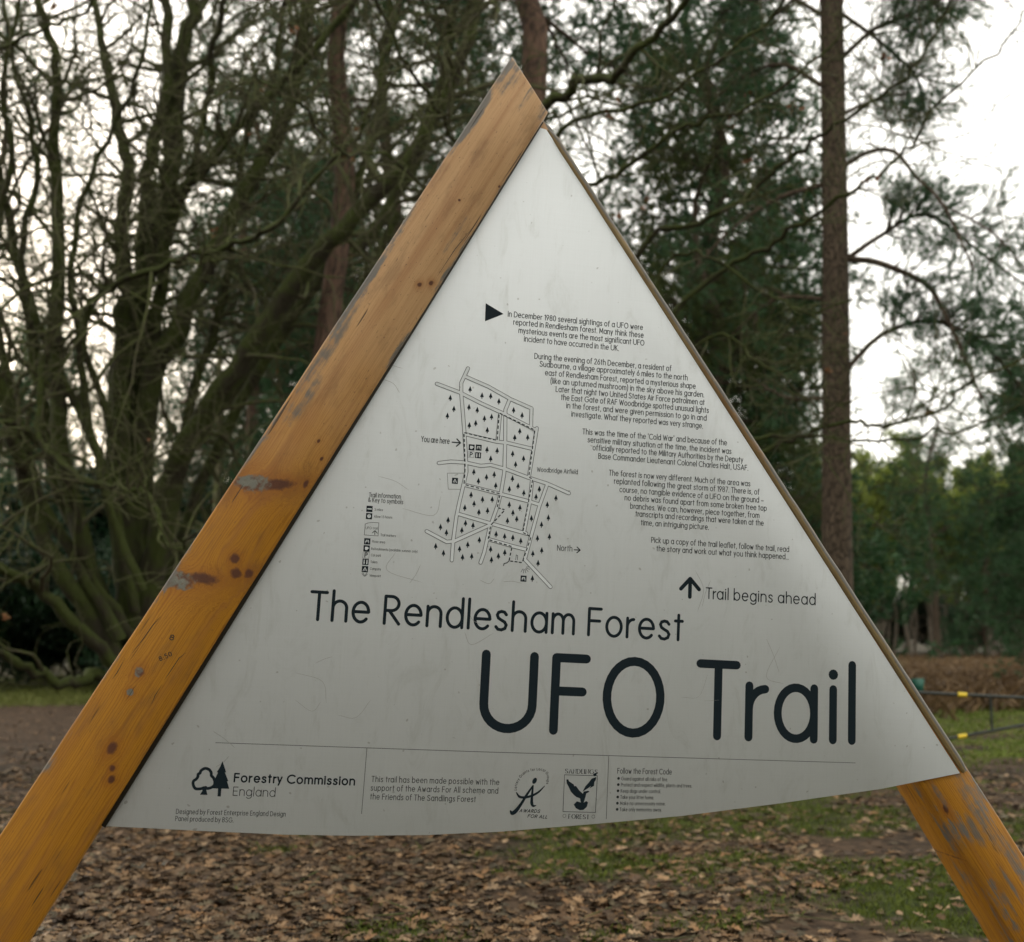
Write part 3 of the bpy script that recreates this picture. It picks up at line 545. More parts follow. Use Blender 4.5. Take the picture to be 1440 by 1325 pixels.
def icon(k, w, px, py, kind, s=.0079):
    c = uv(px, py); q = lambda *pts: [c+np.array(p)*s for p in pts]; zw = .0009
    if kind == 'P': k.stroke(q((-1, -1), (1, -1), (1, 1), (-1, 1), (-1, -1)), .0006, cap=False); k.stroke(q((-.35, -.7), (-.35, .7), (.15, .7), (.45, .35), (.15, 0), (-.3, 0)), .0021); return
    if kind == 'V':
        k.stroke(q((-.9, .4), (-.3, -.3), (0, -.45), (.3, -.3), (.9, .4)), .001); k.stroke(q((-.6, .7), (-.1, -.1), (.2, -.1), (.6, .7)), .001); return
    k.poly(q((-1, -1), (1, -1), (1, 1), (-1, 1)))
    if kind == 'boot': w.stroke(q((-.6, 0), (.6, 0)), .0030, z=zw)
    if kind == 'clock': w.disc(c, s*.62, z=zw); k.stroke(q((0, .45), (0, -.1)), .0012, z=zw+.0001)
    if kind == 'picnic': w.stroke(q((-.5, .35), (.5, .35)), .0015, z=zw); w.stroke(q((-.3, .3), (-.55, -.6)), .0013, z=zw+2e-5); w.stroke(q((.3, .3), (.55, -.6)), .0013, z=zw+4e-5); w.stroke(q((-.7, -.1), (.7, -.1)), .0010, z=zw+6e-5)
    if kind == 'cup': w.poly(q((-.55, .5), (.4, .5), (.4, -.3), (.2, -.55), (-.35, -.55), (-.55, -.3)), z=zw); w.disc(c+np.array((.5, .1))*s, s*.22, z=zw+2e-5)
    if kind == 'wc':
        for x in (-.45, .45): w.disc(c+np.array((x, .5))*s, s*.2, z=zw); w.stroke(q((x, .2), (x, -.6)), .0030, z=zw+3e-5)
    if kind == 'tent': w.stroke(q((-.6, -.6), (0, .55), (.6, -.6)), .0016, z=zw); w.stroke(q((0, -.1), (0, -.6)), .0016, z=zw+2e-5)
k = Ink(); w = Ink()
for px, py, kd in [(519.6, 715.3, 'boot'), (519, 725.5, 'clock'), (516.4, 760.9, 'picnic'), (515.5, 770.8, 'cup'), (514.7, 780.2, 'P'), (514, 789.8, 'wc'), (513.2, 800, 'tent'), (512.8, 808.2, 'V'),
    (663.2, 628.8, 'cup'), (673.1, 629.1, 'picnic'), (662.5, 638.8, 'P'), (672.3, 639.9, 'wc'), (639.7, 675.8, 'tent'), (736.2, 813.3, 'picnic')]: icon(k, w, px, py, kd)
for a in (-70, -45, -20, 5, 30, 55): 
    c = uv(737, 797); r1, r2 = .006, .016; t = math.radians(a-50); k.stroke([c+np.array((math.cos(t), math.sin(t)))*r1, c+np.array((math.cos(t), math.sin(t)))*r2], .0012)
k.stroke([uv(725, 787), uv(726, 780), uv(728, 781), uv(727.5, 787)], .0012)
k.build('map_symbols', MAT['ink'])['kind'] = 'stuff'; w.build('map_symbol_fill', MAT['panel'])['kind'] = 'stuff'
# footer
k = Ink(); k.stroke([uv(303, 1044), uv(680, 1057), uv(1203, 1072.5)], .0016, cap=False); k.stroke([uv(516, 1051.5), uv(508.5, 1144)], .0015, cap=False); k.stroke([uv(856, 1063), uv(852.5, 1151.5)], .0015, cap=False)
k.build('footer_rules', MAT['lineink'])
k = Ink(); k.text('Forestry Commission', (328, 1099.8), (499.4, 1104.6), capm(400, 1100, 13.3), .20, .035); k.text('England', (327, 1118.6), (387, 1120.6), capm(350, 1118, 12.8), .085)
k.build('forestry_lettering', MAT['ink'])
Z = lambda *p: [uv(240+a/4.966, 1050+b/4.966) for a, b in p]
k = Ink(); cl = smooth_path(np.array(Z((232, 285), (205, 293), (172, 290), (157, 262), (160, 238), (178, 225), (190, 208), (192, 190), (205, 183), (213, 165), (240, 150), (268, 158), (283, 180), (284, 200), (300, 218), (308, 245), (302, 270), (280, 285), (255, 290), (245, 283))), 4)
k.stroke(np.vstack([cl, cl[:1]]), .0068); k.poly(Z((222, 280), (252, 280), (250, 305), (257, 335), (204, 334), (221, 308)))
k.poly(Z((362, 99), (388, 178), (379, 178), (403, 240), (394, 240), (409, 292), (354, 291), (350, 346), (327, 345), (331, 291), (285, 289), (310, 238), (303, 236), (330, 180), (322, 176), (345, 140)))
k.build('forestry_emblem', MAT['ink'], 'outlined broadleaf tree beside solid conifer')
k = Ink()
for t, x0, y0, x1, y1, h in [('Designed by Forest Enterprise England Design', 247.2, 1144.2, 401.5, 1148, 7.2), ('Panel produced by BSG.', 246.2, 1154.2, 328, 1156.4, 7.2),
   ('This trail has been made possible with the', 522, 1099.3, 702, 1103.8, 8.6), ('support of the Awards For All scheme and', 521, 1111.6, 700.4, 1115.9, 8.6), ('the Friends of The Sandlings Forest', 520.2, 1123.8, 669, 1127.8, 8.6), ('Follow the Forest Code', 868.1, 1087.6, 944.5, 1089, 8.0)]:
    k.text(t, (x0, y0), (x1, y1), capm(x0, y0, h), .115, .075)
k.build('footer_text', MAT['greyink'])
k = Ink()
for n_, (t, x1, dy) in enumerate([('Guard against all risks of fire.', 939, 1.5), ('Protect and respect wildlife, plants and trees.', 973, 1.6), ('Keep dogs under control.', 929, .8), ('Take your litter home.', 919.5, .8), ('Make no unnecessary noise.', 935.6, .6), ('Take only memories away.', 930.6, .4)]):
    y0 = 1097+n_*8.7; x0 = 873.6-n_*.45; k.text(t, (x0, y0), (x1, y0+dy), capm(x0, y0, 5.2), .125, .075); k.disc(uv(869.8-n_*.4, y0-2.7), .0036)
k.build('forest_code_text', MAT['greyink'])
Z = lambda *p: [uv(700+a/4.966, 1060+b/4.966) for a, b in p]
k = Ink(); k.text('AWARDS', (730, 1141.8), (759, 1143), capm(740, 1142, 5), .2, .05, .25); k.text('FOR ALL', (741.3, 1149.4), (769.5, 1151), capm(750, 1149, 5), .2, .05, .25)
def taper(pts, ws): P = smooth_path(np.array(Z(*pts)), 5); k.stroke(P, np.interp(np.linspace(0, 1, len(P)), np.linspace(0, 1, len(ws)), ws)*1.0)
taper([(88, 398), (100, 412), (125, 398), (165, 345), (205, 280), (245, 222)], [.004, .010, .010, .007, .006, .004]); taper([(246, 222), (240, 280), (237, 340), (247, 362), (266, 359)], [.004, .006, .008, .006, .002])
taper([(131, 270), (150, 297), (185, 303), (235, 292), (285, 265), (326, 224)], [.003, .006, .006, .006, .005, .002])
c = Z((257, 187))[0]; k.poly([c+np.array((math.cos(a)*.0058+math.sin(a)*.002, math.sin(a)*.0078)) for a in np.linspace(0, 2*PI, 14, endpoint=False)])
k.build('awards_emblem', MAT['ink'])
k = Ink(); arc = smooth_path(np.array([(125, 252), (130, 215), (150, 170), (190, 130), (240, 112), (295, 108), (335, 125), (350, 165), (343, 215)], float), 8)
ln = np.concatenate([[0], np.cumsum(np.linalg.norm(np.diff(arc, axis=0), axis=1))]); txt = 'Lottery Grants for Local Groups'; adv = []; x = 0
for ch in txt: adv.append(x); x += GL[ch][0]+.26 if ch != ' ' else .35
for ch, a in zip(txt, adv):
    s0 = ln[-1]*a/x; p = np.array([np.interp(s0, ln, arc[:, i]) for i in (0, 1)]); p2 = np.array([np.interp(s0+8, ln, arc[:, i]) for i in (0, 1)])
    if np.linalg.norm(p2-p) < 1: continue
    A_, B_ = [uv(700+q[0]/4.966, 1060+q[1]/4.966) for q in (p, p2)]; ex = (B_-A_)/np.linalg.norm(B_-A_); ey = np.array((-ex[1], ex[0])); sc = .0062
    for e in GL[ch][1]:
        if isinstance(e, list): k.stroke([A_+ex*q[0]*sc+ey*(q[1]-.35)*sc for q in e], .0011, cap=False)
k.build('awards_arc_text', MAT['greyink'])
k = Ink(); k.text('SANDLINGS', (794.2, 1087.4), (840.6, 1088.6), capm(800, 1087, 7), .17, .045, mode='serif'); k.text('FOREST', (799, 1151), (828.6, 1152), capm(810, 1151, 7), .17, .045, mode='serif')
for p in Z((465, 432), (667, 437)): k.stroke([p+np.array((math.cos(a), math.sin(a)))*.0042 for a in np.linspace(0, 2*PI, 13)], .0008, cap=False)
k.stroke(Z((466, 145), (695, 152), (682, 408), (455, 402), (466, 145)), .0013, cap=False); k.build('sandlings_lettering', MAT['ink'])
k = Ink()
for pl_ in [[(478, 178), (492, 176), (497, 190), (530, 212), (535, 225), (545, 222), (570, 255), (592, 275), (606, 292), (600, 320), (585, 322), (570, 308), (548, 300), (530, 285), (510, 262), (495, 230), (482, 205)],
            [(665, 140), (692, 128), (688, 150), (672, 156)], [(655, 172), (688, 160), (684, 182), (668, 205), (640, 232), (610, 252), (592, 262), (612, 225), (636, 198)], [(655, 215), (675, 190), (672, 222), (640, 240)],
            [(600, 262), (632, 256), (640, 264), (618, 275), (612, 300), (598, 345), (582, 345), (575, 318), (590, 290)],
            [(552, 330), (578, 338), (598, 340), (618, 328), (630, 338), (622, 368), (598, 390), (572, 392), (545, 378), (530, 352)]]: k.poly(Z(*pl_))
k.build('bird_emblem', MAT['ink'], 'dark bird with raised wings landing on a nest')
# scuffs on the sheet
k = Ink(); r_ = np.random.default_rng(8)
for q in range(26):
    px, py = [(600, 800), (700, 830), (640, 860), (560, 690), (640, 320), (690, 270), (560, 540), (420, 960), (960, 1000), (1000, 800), (1130, 960), (330, 1040), (450, 1000)][q % 13]; px += r_.normal(0, 25); py += r_.normal(0, 18); a = r_.random()*6.3; L = r_.uniform(8, 34); cv = r_.normal(0, .5)
    k.stroke(smooth_path([uv(px, py), uv(px+L*math.cos(a), py+L*math.sin(a)), uv(px+L*2*math.cos(a+cv), py+L*2*math.sin(a+cv))], 5), [.0003]+[.0009]*9+[.0002], cap=False)
k.build('scratches', MAT['scratch'])['kind'] = 'stuff'
# pencilled notes on the left timber: printed strokes lying on its face
k = Ink()
def beam_uv(px, py): return uv(px, py, ZF)
uv_keep = uv
def uvb(px, py): return uv_keep(px, py, ZF)
_u = uv; uv = uvb
k.text('8', (237, 899), (244, 901), .014, .2); k.text('8:50', (225, 930), (243, 921.5), .012, .2)
for ps in [[(226, 866), (214, 880), (200, 900), (186, 918)], [(262, 917), (252, 925), (240, 943), (231, 956)], [(228, 962), (218, 978), (213, 990)], [(176, 925), (165, 945), (158, 955)], [(666, 318), (640, 350), (615, 388)]]: k.stroke([uvb(*p) for p in ps], [.0004]+[.002]*(len(ps)-2)+[.0004], cap=False)
uv = _u
o = k.g.build('pencil_marks', MAT['pencil'], lb); o['kind'] = 'stuff'; o.matrix_basis = (ML.inverted() @ MS) @ Matrix.Translation((0, 0, ZF))
print('font fit', [round(f, 2) for f in fit])

# ------------------------------------------------------------------ vegetation
def walk(p, d, L, n, r0, r1, curl=.25, up=0., r=rng):
    d = np.array(d, float); d /= np.linalg.norm(d)+1e-9; pts = [np.array(p, float)]
    for i in range(n):
        d = d+r.normal(0, curl, 3)+np.array((0, 0, up)); d /= np.linalg.norm(d); pts.append(pts[-1]+d*L/n)
    return np.array(pts), np.linspace(r0, r1, n+1)
def sprout(paths, count, L0, L1, rk=.55, rmax=.05, rend=.0025, n=5, curl=.3, up=.03, tmin=.25, spread=.9, r=rng, w=None, rmin=.003):
    ln = np.array([np.linalg.norm(np.diff(p, axis=0), axis=1).sum()*(1 if w is None else w[i]) for i, (p, _) in enumerate(paths)]); pr = ln/ln.sum(); out = []
    for k in r.choice(len(paths), count, p=pr):
        p, rad = paths[k]; t = tmin+(1-tmin)*r.random(); i = min(int(t*(len(p)-1)), len(p)-2); f = t*(len(p)-1)-i
        q = p[i]+(p[i+1]-p[i])*f; tg = p[i+1]-p[i]; tg /= np.linalg.norm(tg)+1e-9; s = r.normal(0, 1, 3); s -= tg*np.dot(s, tg); s /= np.linalg.norm(s)
        rr = max(rmin, min(rad[i]*rk, rmax)); out.append(walk(q, tg*(1-spread*.5)+s*spread, r.uniform(L0, L1), n, rr, rend, curl, up, r))
    return out
WK = .64
def px_path(pts, d0, d1, w0, w1, sub=5, wig=.0):
    n = len(pts); ds = np.linspace(d0, d1, n); P = smooth_path([at(a, b, d) for (a, b), d in zip(pts, ds)], sub)
    if wig: P[1:-1] += rng.normal(0, wig, (len(P)-2, 3))
    dd = np.linspace(d0, d1, len(P)); wd = np.linspace(w0, w1, len(P)); return P, wd/2*dd/F*WK
# big many-stemmed oak on the left
oak = tag(empty('oak_tree', at(190, 1050, 15.5)*np.array((1, 1, 0))), 'bare many-stemmed oak with mossy limbs fanning out at the left', 'tree', 'bare oaks behind the sign')
D = 15.5
limbs = [
 ([(170, 960), (120, 780), (85, 600), (80, 500), (81, 300), (75, 190), (79, 95), (60, 20), (40, -60)], 15, 13.5, 44, 13),
 ([(185, 960), (175, 760), (170, 560), (176, 415), (170, 340), (181, 245), (162, 170), (151, 94), (136, 30), (120, -60)], 15.4, 15, 52, 13),
 ([(195, 960), (190, 700), (195, 480), (204, 340), (211, 226), (234, 113), (234, 0), (240, -80)], 15.8, 15.5, 50, 18),
 ([(200, 960), (180, 780), (165, 616), (178, 480), (211, 358), (241, 226), (250, 100), (275, 0), (290, -80)], 15.2, 16, 68, 26),
 ([(200, 960), (190, 760), (212, 540), (240, 480), (287, 377), (358, 245), (407, 150), (430, 30), (440, -60)], 15.6, 14.5, 58, 24),
 ([(215, 960), (205, 640), (226, 400), (245, 290), (283, 241), (362, 151), (453, 57), (510, -20)], 16, 14, 36, 15),
 ([(205, 960), (215, 800), (250, 650), (330, 520), (415, 396), (500, 302), (590, 200), (650, 80), (680, -30)], 15.5, 13.2, 62, 26),
 ([(200, 965), (195, 830), (232, 690), (290, 587), (365, 500), (430, 400), (520, 330), (610, 160), (640, 0)], 16.2, 17, 50, 22),
 ([(210, 970), (255, 850), (300, 760), (380, 620), (470, 480), (560, 300)], 16.4, 18, 46, 18),
 ([(180, 960), (130, 870), (60, 760), (25, 640), (0, 540), (-40, 420)], 15, 13, 44, 18),
 ([(180, 960), (150, 860), (95, 720), (60, 580), (35, 420), (10, 300), (-30, 150)], 15.3, 14.4, 40, 15),
 ([(185, 965), (130, 900), (62, 835), (0, 800), (-60, 790)], 14.8, 13, 34, 16),
 ([(190, 985), (137, 950), (104, 960), (50, 944), (0, 919), (-60, 880)], 14.9, 13.2, 30, 14),
 ([(190, 900), (120, 800), (110, 720), (90, 660), (30, 600), (-20, 590)], 15, 12.8, 28, 12),
 ([(215, 960), (260, 900), (300, 830), (340, 770), (400, 700)], 16.2, 18, 40, 20),
 ([(200, 830), (150, 700), (120, 560), (113, 500), (125, 426), (158, 400), (211, 381), (257, 362), (328, 340), (377, 321), (445, 249), (500, 189), (530, 120), (560, 20), (575, -50)], 14.4, 11, 20, 8),
 ([(60, 500), (54, 616), (104, 661), (129, 678), (166, 682), (212, 699), (228, 749), (249, 770), (275, 750)], 13.5, 12, 15, 8),
 ([(-40, 90), (0, 65), (60, 38), (110, 22), (150, -30)], 11.5, 10.5, 10, 7),
 ([(190, 700), (130, 520), (100, 420), (110, 300), (150, 200), (200, 90), (215, -30)], 15, 13.2, 18, 8),
 ([(205, 800), (270, 560), (310, 440), (330, 320), (345, 200), (390, 90), (400, -30)], 15.8, 15, 24, 10),
 ([(215, 860), (300, 640), (390, 480), (455, 380), (520, 210), (540, 60), (560, -40)], 16.2, 15, 30, 13),
 ([(190, 860), (140, 640), (60, 470), (30, 360), (50, 220), (20, 90), (0, -20)], 15, 13.2, 24, 9),
 ([(170, 900), (60, 700), (20, 560), (-10, 380), (15, 230), (5, 120), (30, -20)], 14.6, 13, 26, 9),
 ([(234, 340), (262, 260), (290, 150), (300, 60), (330, -40)], 15.5, 13.5, 20, 12),
]
allp = []
for L in limbs:
    p, r = px_path(*L, sub=5, wig=.02); allp.append((p, r)); g = G(); tubes(g, [(p, r)], 12, rough=.06); g.build('limb', MAT['oak'], oak, smooth=True, M=Matrix.Translation(-oak.location))
g = G(); bp = at(190, 1050, 15.5); bp[2] = -.2; tp = at(193, 880, 15.5); tubes(g, [(np.array([bp, bp+np.array((0, 0, .25)), (bp+tp)/2, tp]), np.array([.7, .48, .42, .3]))], 18, rough=.08)
g.build('trunk', MAT['oak'], oak, smooth=True, M=Matrix.Translation(-oak.location))
l1 = sprout(allp, 330, .9, 2.9, .5, .038, .006, 8, .26, .03, .25); l2 = sprout(allp+l1, 1900, .6, 1.5, .6, .014, .004, 7, .30, .02, .25, w=[1]*len(allp)+[2]*len(l1)); l3 = sprout(l1+l2, 5200, .25, .8, .7, .008, .003, 5, .33, .02, .2)
l1, l2, l3 = [[q for q in L_ if q[0][:, 2].min() > .75] for L_ in (l1, l2, l3)]
g = G(); tubes(g, l1, 6, rough=.05); tubes(g, l2, 4); tubes(g, l3, 3)
tag(g.build('twigs', MAT['twig'], oak, M=Matrix.Translation(-oak.location)), kind='stuff')
def dead_leaves(paths, n, size, r=rng):
    g = G()
    for _ in range(n):
        p, _r = paths[r.integers(len(paths))]; c = p[-1-r.integers(2)]
        for q in range(r.integers(2, 6)):
            cc = c+r.normal(0, size*.5, 3); a = r.normal(0, 1, 3); a /= np.linalg.norm(a); b = np.cross(a, r.normal(0, 1, 3)); b /= np.linalg.norm(b); s = size*r.uniform(.7, 1.3); m_ = np.cross(a, b)*s*.15
            col = np.array((.14, .06, .022))*r.uniform(.6, 1.3); g.add([cc-a*s*.5, cc-a*s*.15+b*s*.25+m_, cc+a*s*.2+b*s*.3, cc+a*s*.5, cc+a*s*.15-b*s*.3, cc-a*s*.2-b*s*.22+m_], [(0, 1, 2), (0, 2, 3), (0, 3, 4), (0, 4, 5)], col)
    return g
tag(dead_leaves(l3, 45, .085).build('dead_leaves', MAT['leaf'], oak, M=Matrix.Translation(-oak.location)), kind='stuff')

# second oak, its trunk hidden by the panel, its boughs reaching out to the right
oak2 = tag(empty('oak_tree', at(860, 1080, 12.5)*np.array((1, 1, 0))), 'bare oak rising from behind the panel with long low boughs reaching right', 'tree', 'bare oaks behind the sign')
l_b = [
 ([(850, 560), (780, 380), (745, 240), (769, 153), (824, 113), (867, 102), (917, 50), (964, 0), (1010, -70)], 12.4, 9.5, 34, 13),
 ([(870, 560), (890, 420), (911, 333), (1000, 306), (1075, 253), (1120, 218), (1187, 169), (1253, 129), (1302, 67), (1350, -30)], 12.5, 10, 16, 5),
 ([(880, 600), (950, 440), (1035, 369), (1089, 342), (1138, 307), (1191, 271), (1244, 240), (1280, 204), (1320, 142), (1400, 75), (1450, 0)], 12.5, 10, 14, 4),
 ([(880, 700), (980, 650), (1077, 631), (1136, 608), (1204, 592), (1249, 599), (1317, 577), (1362, 540), (1421, 509), (1480, 470)], 12.5, 10.5, 12, 4),
 ([(880, 720), (980, 640), (1068, 617), (1149, 613), (1217, 622), (1317, 608), (1385, 595), (1450, 560)], 12.5, 11, 10, 4),
 ([(850, 560), (800, 330), (820, 270), (880, 240), (960, 180), (1050, 150), (1140, 90), (1200, 30)], 12.3, 11, 15, 6),
 ([(830, 560), (770, 300), (790, 180), (900, 150), (1000, 90), (1080, 30), (1120, -40)], 12.3, 10.6, 14, 6),
 ([(870, 560), (930, 380), (990, 360), (1060, 400), (1130, 440), (1200, 420)], 12.4, 11.4, 10, 4),
 ([(870, 560), (960, 500), (1020, 470), (1080, 520), (1140, 520)], 12.4, 11.4, 9, 4),
 ([(850, 560), (720, 330), (660, 230), (600, 130), (560, 70), (520, -20)], 12.4, 10, 14, 7),
 ([(850, 560), (700, 380), (560, 230), (480, 210), (400, 130), (330, 100)], 12.4, 8.6, 11, 4)]
bp2 = at(860, 1080, 12.5); bp2[2] = -.2; tp2 = at(860, 540, 12.5); lp = []
g = G(); tubes(g, [(np.array([bp2, bp2*.7+tp2*.3, bp2*.3+tp2*.7, tp2]), np.array([.30, .22, .19, .15]))], 14, rough=.06); g.build('trunk', MAT['oak'], oak2, smooth=True, M=Matrix.Translation(-oak2.location))
for L in l_b:
    p, r = px_path(*L, sub=5, wig=.02); lp.append((p, r)); g = G(); tubes(g, [(p, r)], 9, rough=.06); g.build('limb', MAT['oak'], oak2, smooth=True, M=Matrix.Translation(-oak2.location))
m1 = sprout(lp, 150, .6, 1.8, .5, .018, .004, 8, .24, .01, .35); m2 = sprout(lp+m1, 520, .4, 1.1, .6, .009, .003, 6, .28, .0, .3, w=[1]*len(lp)+[2]*len(m1)); m3 = sprout(m1+m2, 2000, .15, .55, .7, .005, .002, 4, .3, 0, .2)
g = G(); tubes(g, m1, 5, rough=.05); tubes(g, m2, 4); tubes(g, m3, 3); tag(g.build('twigs', MAT['twig'], oak2, M=Matrix.Translation(-oak2.location)), kind='stuff')
tag(dead_leaves(m2, 22, .075).build('dead_leaves', MAT['leaf'], oak2, M=Matrix.Translation(-oak2.location)), kind='stuff')

def blades(g, C0, D0, nb, ln, wd, spread, r):      # tufts of needles at centres C0 pointing along D0
    n = len(C0); c = np.repeat(C0, nb, 0); d = np.repeat(D0, nb, 0)+r.normal(0, spread, (n*nb, 3)); d /= np.linalg.norm(d, axis=1, keepdims=True)
    c = c-np.repeat(D0, nb, 0)*(r.random((n*nb, 1))*ln*.9); s = np.cross(d, r.normal(0, 1, (n*nb, 3))); s /= np.linalg.norm(s, axis=1, keepdims=True)
    L = ln*r.uniform(.6, 1.2, (n*nb, 1)); v = np.stack([c-s*wd/2, c+s*wd/2, c+d*L], 1).reshape(-1, 3); g.add(v, np.arange(n*nb*3).reshape(-1, 3))
def bough_set(boughs, r, nsec=12, ntw=3, nb=10, ln=.14, wd=.012, sec=(.4, 1.2), spread=.55):
    sec_ = []; tw = []
    sec_ = sprout(boughs, nsec*len(boughs), sec[0], sec[1], .6, .014, .004, 4, .16, .05, .25, .8, r)
    tw = sprout(sec_, ntw*len(sec_), .15, .4, .6, .006, .003, 2, .12, .08, .2, .7, r)
    ends = [p[-1] for p, _ in tw]+[p[-1] for p, _ in sec_]+[p[-2] for p, _ in sec_]; dirs = [p[-1]-p[-2] for p, _ in tw]+[p[-1]-p[-2] for p, _ in sec_]*2
    E = np.array(ends); Dd = np.array(dirs); Dd /= np.linalg.norm(Dd, axis=1, keepdims=True)
    g = G(); blades(g, E, Dd, nb, ln, wd, spread, r); gw = G(); tubes(gw, boughs, 6, rough=.05); tubes(gw, sec_, 3); return g, gw
def pine_meshes(seed, H, zlo, zhi, nb, reach, shape='cone', rt=.2, mat='needle', nsec=11, nbl=10, ln=.16, wd=.016, dead=0, droop=-.04):
    r = np.random.default_rng(seed); tr = np.array([(r.normal(0, .06)*k, r.normal(0, .06)*k, H*k/9) for k in range(10)]); rad = rt*(1-np.linspace(0, 1, 10)**1.3*.85)
    P = smooth_path(tr, 3); R = np.interp(np.linspace(0, 1, len(P)), np.linspace(0, 1, 10), rad); R[0] *= 1.25; g0 = G(); tubes(g0, [(P, R)], 12, rough=.03)
    bs = []
    for k in range(nb):
        t = r.random()**.85; z = zlo+(zhi-zlo)*t; a = r.random()*2*PI
        L = reach*(1-t*.78)*r.uniform(.55, 1.15) if shape == 'cone' else reach*(.35+.65*math.sin(PI*min(1, .15+t*.85)))*r.uniform(.5, 1.15)
        c = np.array([np.interp(z, P[:, 2], P[:, i]) for i in range(2)]+[z]); el_ = r.uniform(-.1, .5)
        bs.append(walk(c, (math.cos(a), math.sin(a), el_), L, 6, .035*L/3+.01, .008, .10, droop, r))
    g1, gw = bough_set(bs, r, nsec, 3, nbl, ln, wd, (.35*reach/3, 1.1*reach/3))
    if dead:
        ds = [walk((0, 0, r.uniform(1.2, zlo)), (math.cos(a), math.sin(a), r.uniform(-.2, .3)), r.uniform(.3, 1.4), 4, .014, .004, .15, -.05, r) for a in r.random(dead)*6.28]; tubes(gw, ds, 3)
    return g0.mesh('trunk', MAT['pine'], True), gw.mesh('branches', MAT['pine']), g1.mesh('crown', MAT[mat])
def plant(ms, loc, rz=0, sc=1, label='', group=None, lean=(0, 0), name='pine_tree', cat='tree', szc=1):
    o = empty(name, loc); o.rotation_euler = (lean[0], lean[1], rz); o.scale = (sc, sc, sc*szc); tag(o, label, cat, group)
    for n_, me in zip(('trunk', 'branches', 'crown'), ms):
        if me is None: continue
        c = bpy.data.objects.new(n_, me); C.objects.link(c); c.parent = o
        if n_ != 'trunk': c['kind'] = 'stuff'
    return o
def foot(px, d): p = at(px, 890, d); return (p[0], p[1], float(gz(p[0], p[1]))-.05)

# the tall pine right of the panel: trunk and boughs as they hang in the photograph
WK = 1.0; pr = np.random.default_rng(77); pn = empty('pine_tree', foot(1180, 18)); tag(pn, 'tall straight pine with bare plated trunk, nearest one right of the panel', 'tree', 'tall pines around the sign')
IM = Matrix.Translation(-pn.location)
P = smooth_path([np.array(foot(1180, 18)), at(1178, 860, 18), at(1176, 600, 18), at(1174, 300, 18), at(1169, 0, 18), at(1160, -320, 18), at(1150, -560, 18)], 6)
g = G(); tubes(g, [(P, np.linspace(.26, .16, len(P)))], 18, rough=.02); g.build('trunk', MAT['pine'], pn, smooth=True, M=IM)
bl = [([(1190, 231), (1222, 213), (1258, 213), (1289, 249), (1324, 284), (1351, 338), (1370, 380)], 18, 16, 8, 3), ([(1190, 364), (1235, 369), (1298, 396), (1324, 431), (1355, 498), (1380, 560)], 18, 16, 11, 4),
      ([(1190, 364), (1240, 330), (1300, 300), (1360, 340), (1440, 400)], 18, 17, 8, 3), ([(1190, 520), (1240, 470), (1310, 450), (1380, 480), (1450, 560)], 18, 17.5, 8, 3),
      ([(1185, 80), (1230, 40), (1280, 20), (1340, -10)], 18, 17, 8, 3), ([(1185, 160), (1230, 140), (1280, 130)], 18, 18.5, 7, 3), ([(1185, 20), (1240, 60), (1290, 110), (1300, 160)], 18, 19, 7, 3),
      ([(1155, 260), (1090, 280), (1020, 330), (960, 400)], 18, 18, 8, 3), ([(1155, 420), (1090, 420), (1030, 470)], 18, 19, 7, 3), ([(1155, 120), (1100, 90), (1040, 110), (980, 160)], 18, 18.5, 8, 3),
      ([(1155, 20), (1090, -10), (1010, 20)], 18, 19, 8, 3), ([(1190, -60), (1260, -40), (1330, 20)], 18, 17.5, 8, 3), ([(1155, -40), (1080, 30), (1010, 70)], 18, 19.5, 8, 3), ([(1158, 560), (1110, 560), (1070, 540)], 18, 19, 6, 3)]
fol = [px_path(*b, sub=3) for b in bl]
gw0 = G(); tubes(gw0, fol, 7, rough=.05)
br = px_path([(1320, 284), (1400, 330), (1450, 390)], 17, 16, 4, 3, sub=3); sel = [fol[i] for i in (1, 2, 2, 3, 3, 4, 4, 5, 6, 6, 11, 11, 7, 8, 9, 10, 11, 12, 13)]+[br]
g1, gw = bough_set(sel, pr, 30, 6, 26, .15, .0075, (.3, 1.1))
gw.build('branches', MAT['pine'], pn, M=IM)['kind'] = 'stuff'; g1.build('crown', MAT['needle'], pn, M=IM)['kind'] = 'stuff'
gw0.build('boughs', MAT['pine'], pn, M=IM)

MAT['pine_red'] = MAT['pine']
def red_bark():
    m = M_('red_pine_bark'); co = m.mapv(m.co(), (1, 1, .3)); n = m.noise(co, 16, 5, .7); n2 = m.noise(co, 5, 3); m.set(col=m.mix(m.step(.35, .6, n), (.035, .026, .02), m.mix(n2, (.085, .052, .036), (.165, .105, .075))), rough=.9, spec=.15); m.bump(n, .8, .03); return m.m
MAT['pine_red'] = red_bark()
big = [pine_meshes(100+k, 21, z0, 21, nb, 3.6, 'oval', .24, 'needle', 12, 15, .17, .023, 24) for k, (z0, nb) in enumerate([(6, 95), (3.5, 105), (9, 80)])]
low = [pine_meshes(200+k, 15, 1.2, 15, 105, 3.2, 'cone', .17, 'needle', 13, 16, .17, .025) for k in range(2)]
olive = pine_meshes(300, 16, 1.0, 16, 120, 3.4, 'cone', .17, 'needle_olive', 12, 14, .16, .022)
big[2][0].materials[0] = MAT['pine_red']
grp = 'tall pines around the sign'
def col_tree(ms, px, d, rz, sc, lab, lean=(0, 0), group=grp, **k): return plant(ms, foot(px, d), rz, sc, lab, group, lean, **k)
col_tree(big[2], 398, 14.3, 1.0, .74, 'reddish pine trunk leaning right between the oak limbs', (0, .145), szc=1.55)
col_tree(big[2], 766, 17, 2.6, 1.15, 'reddish pine trunk rising right behind the tip of the sign', (0, .03))
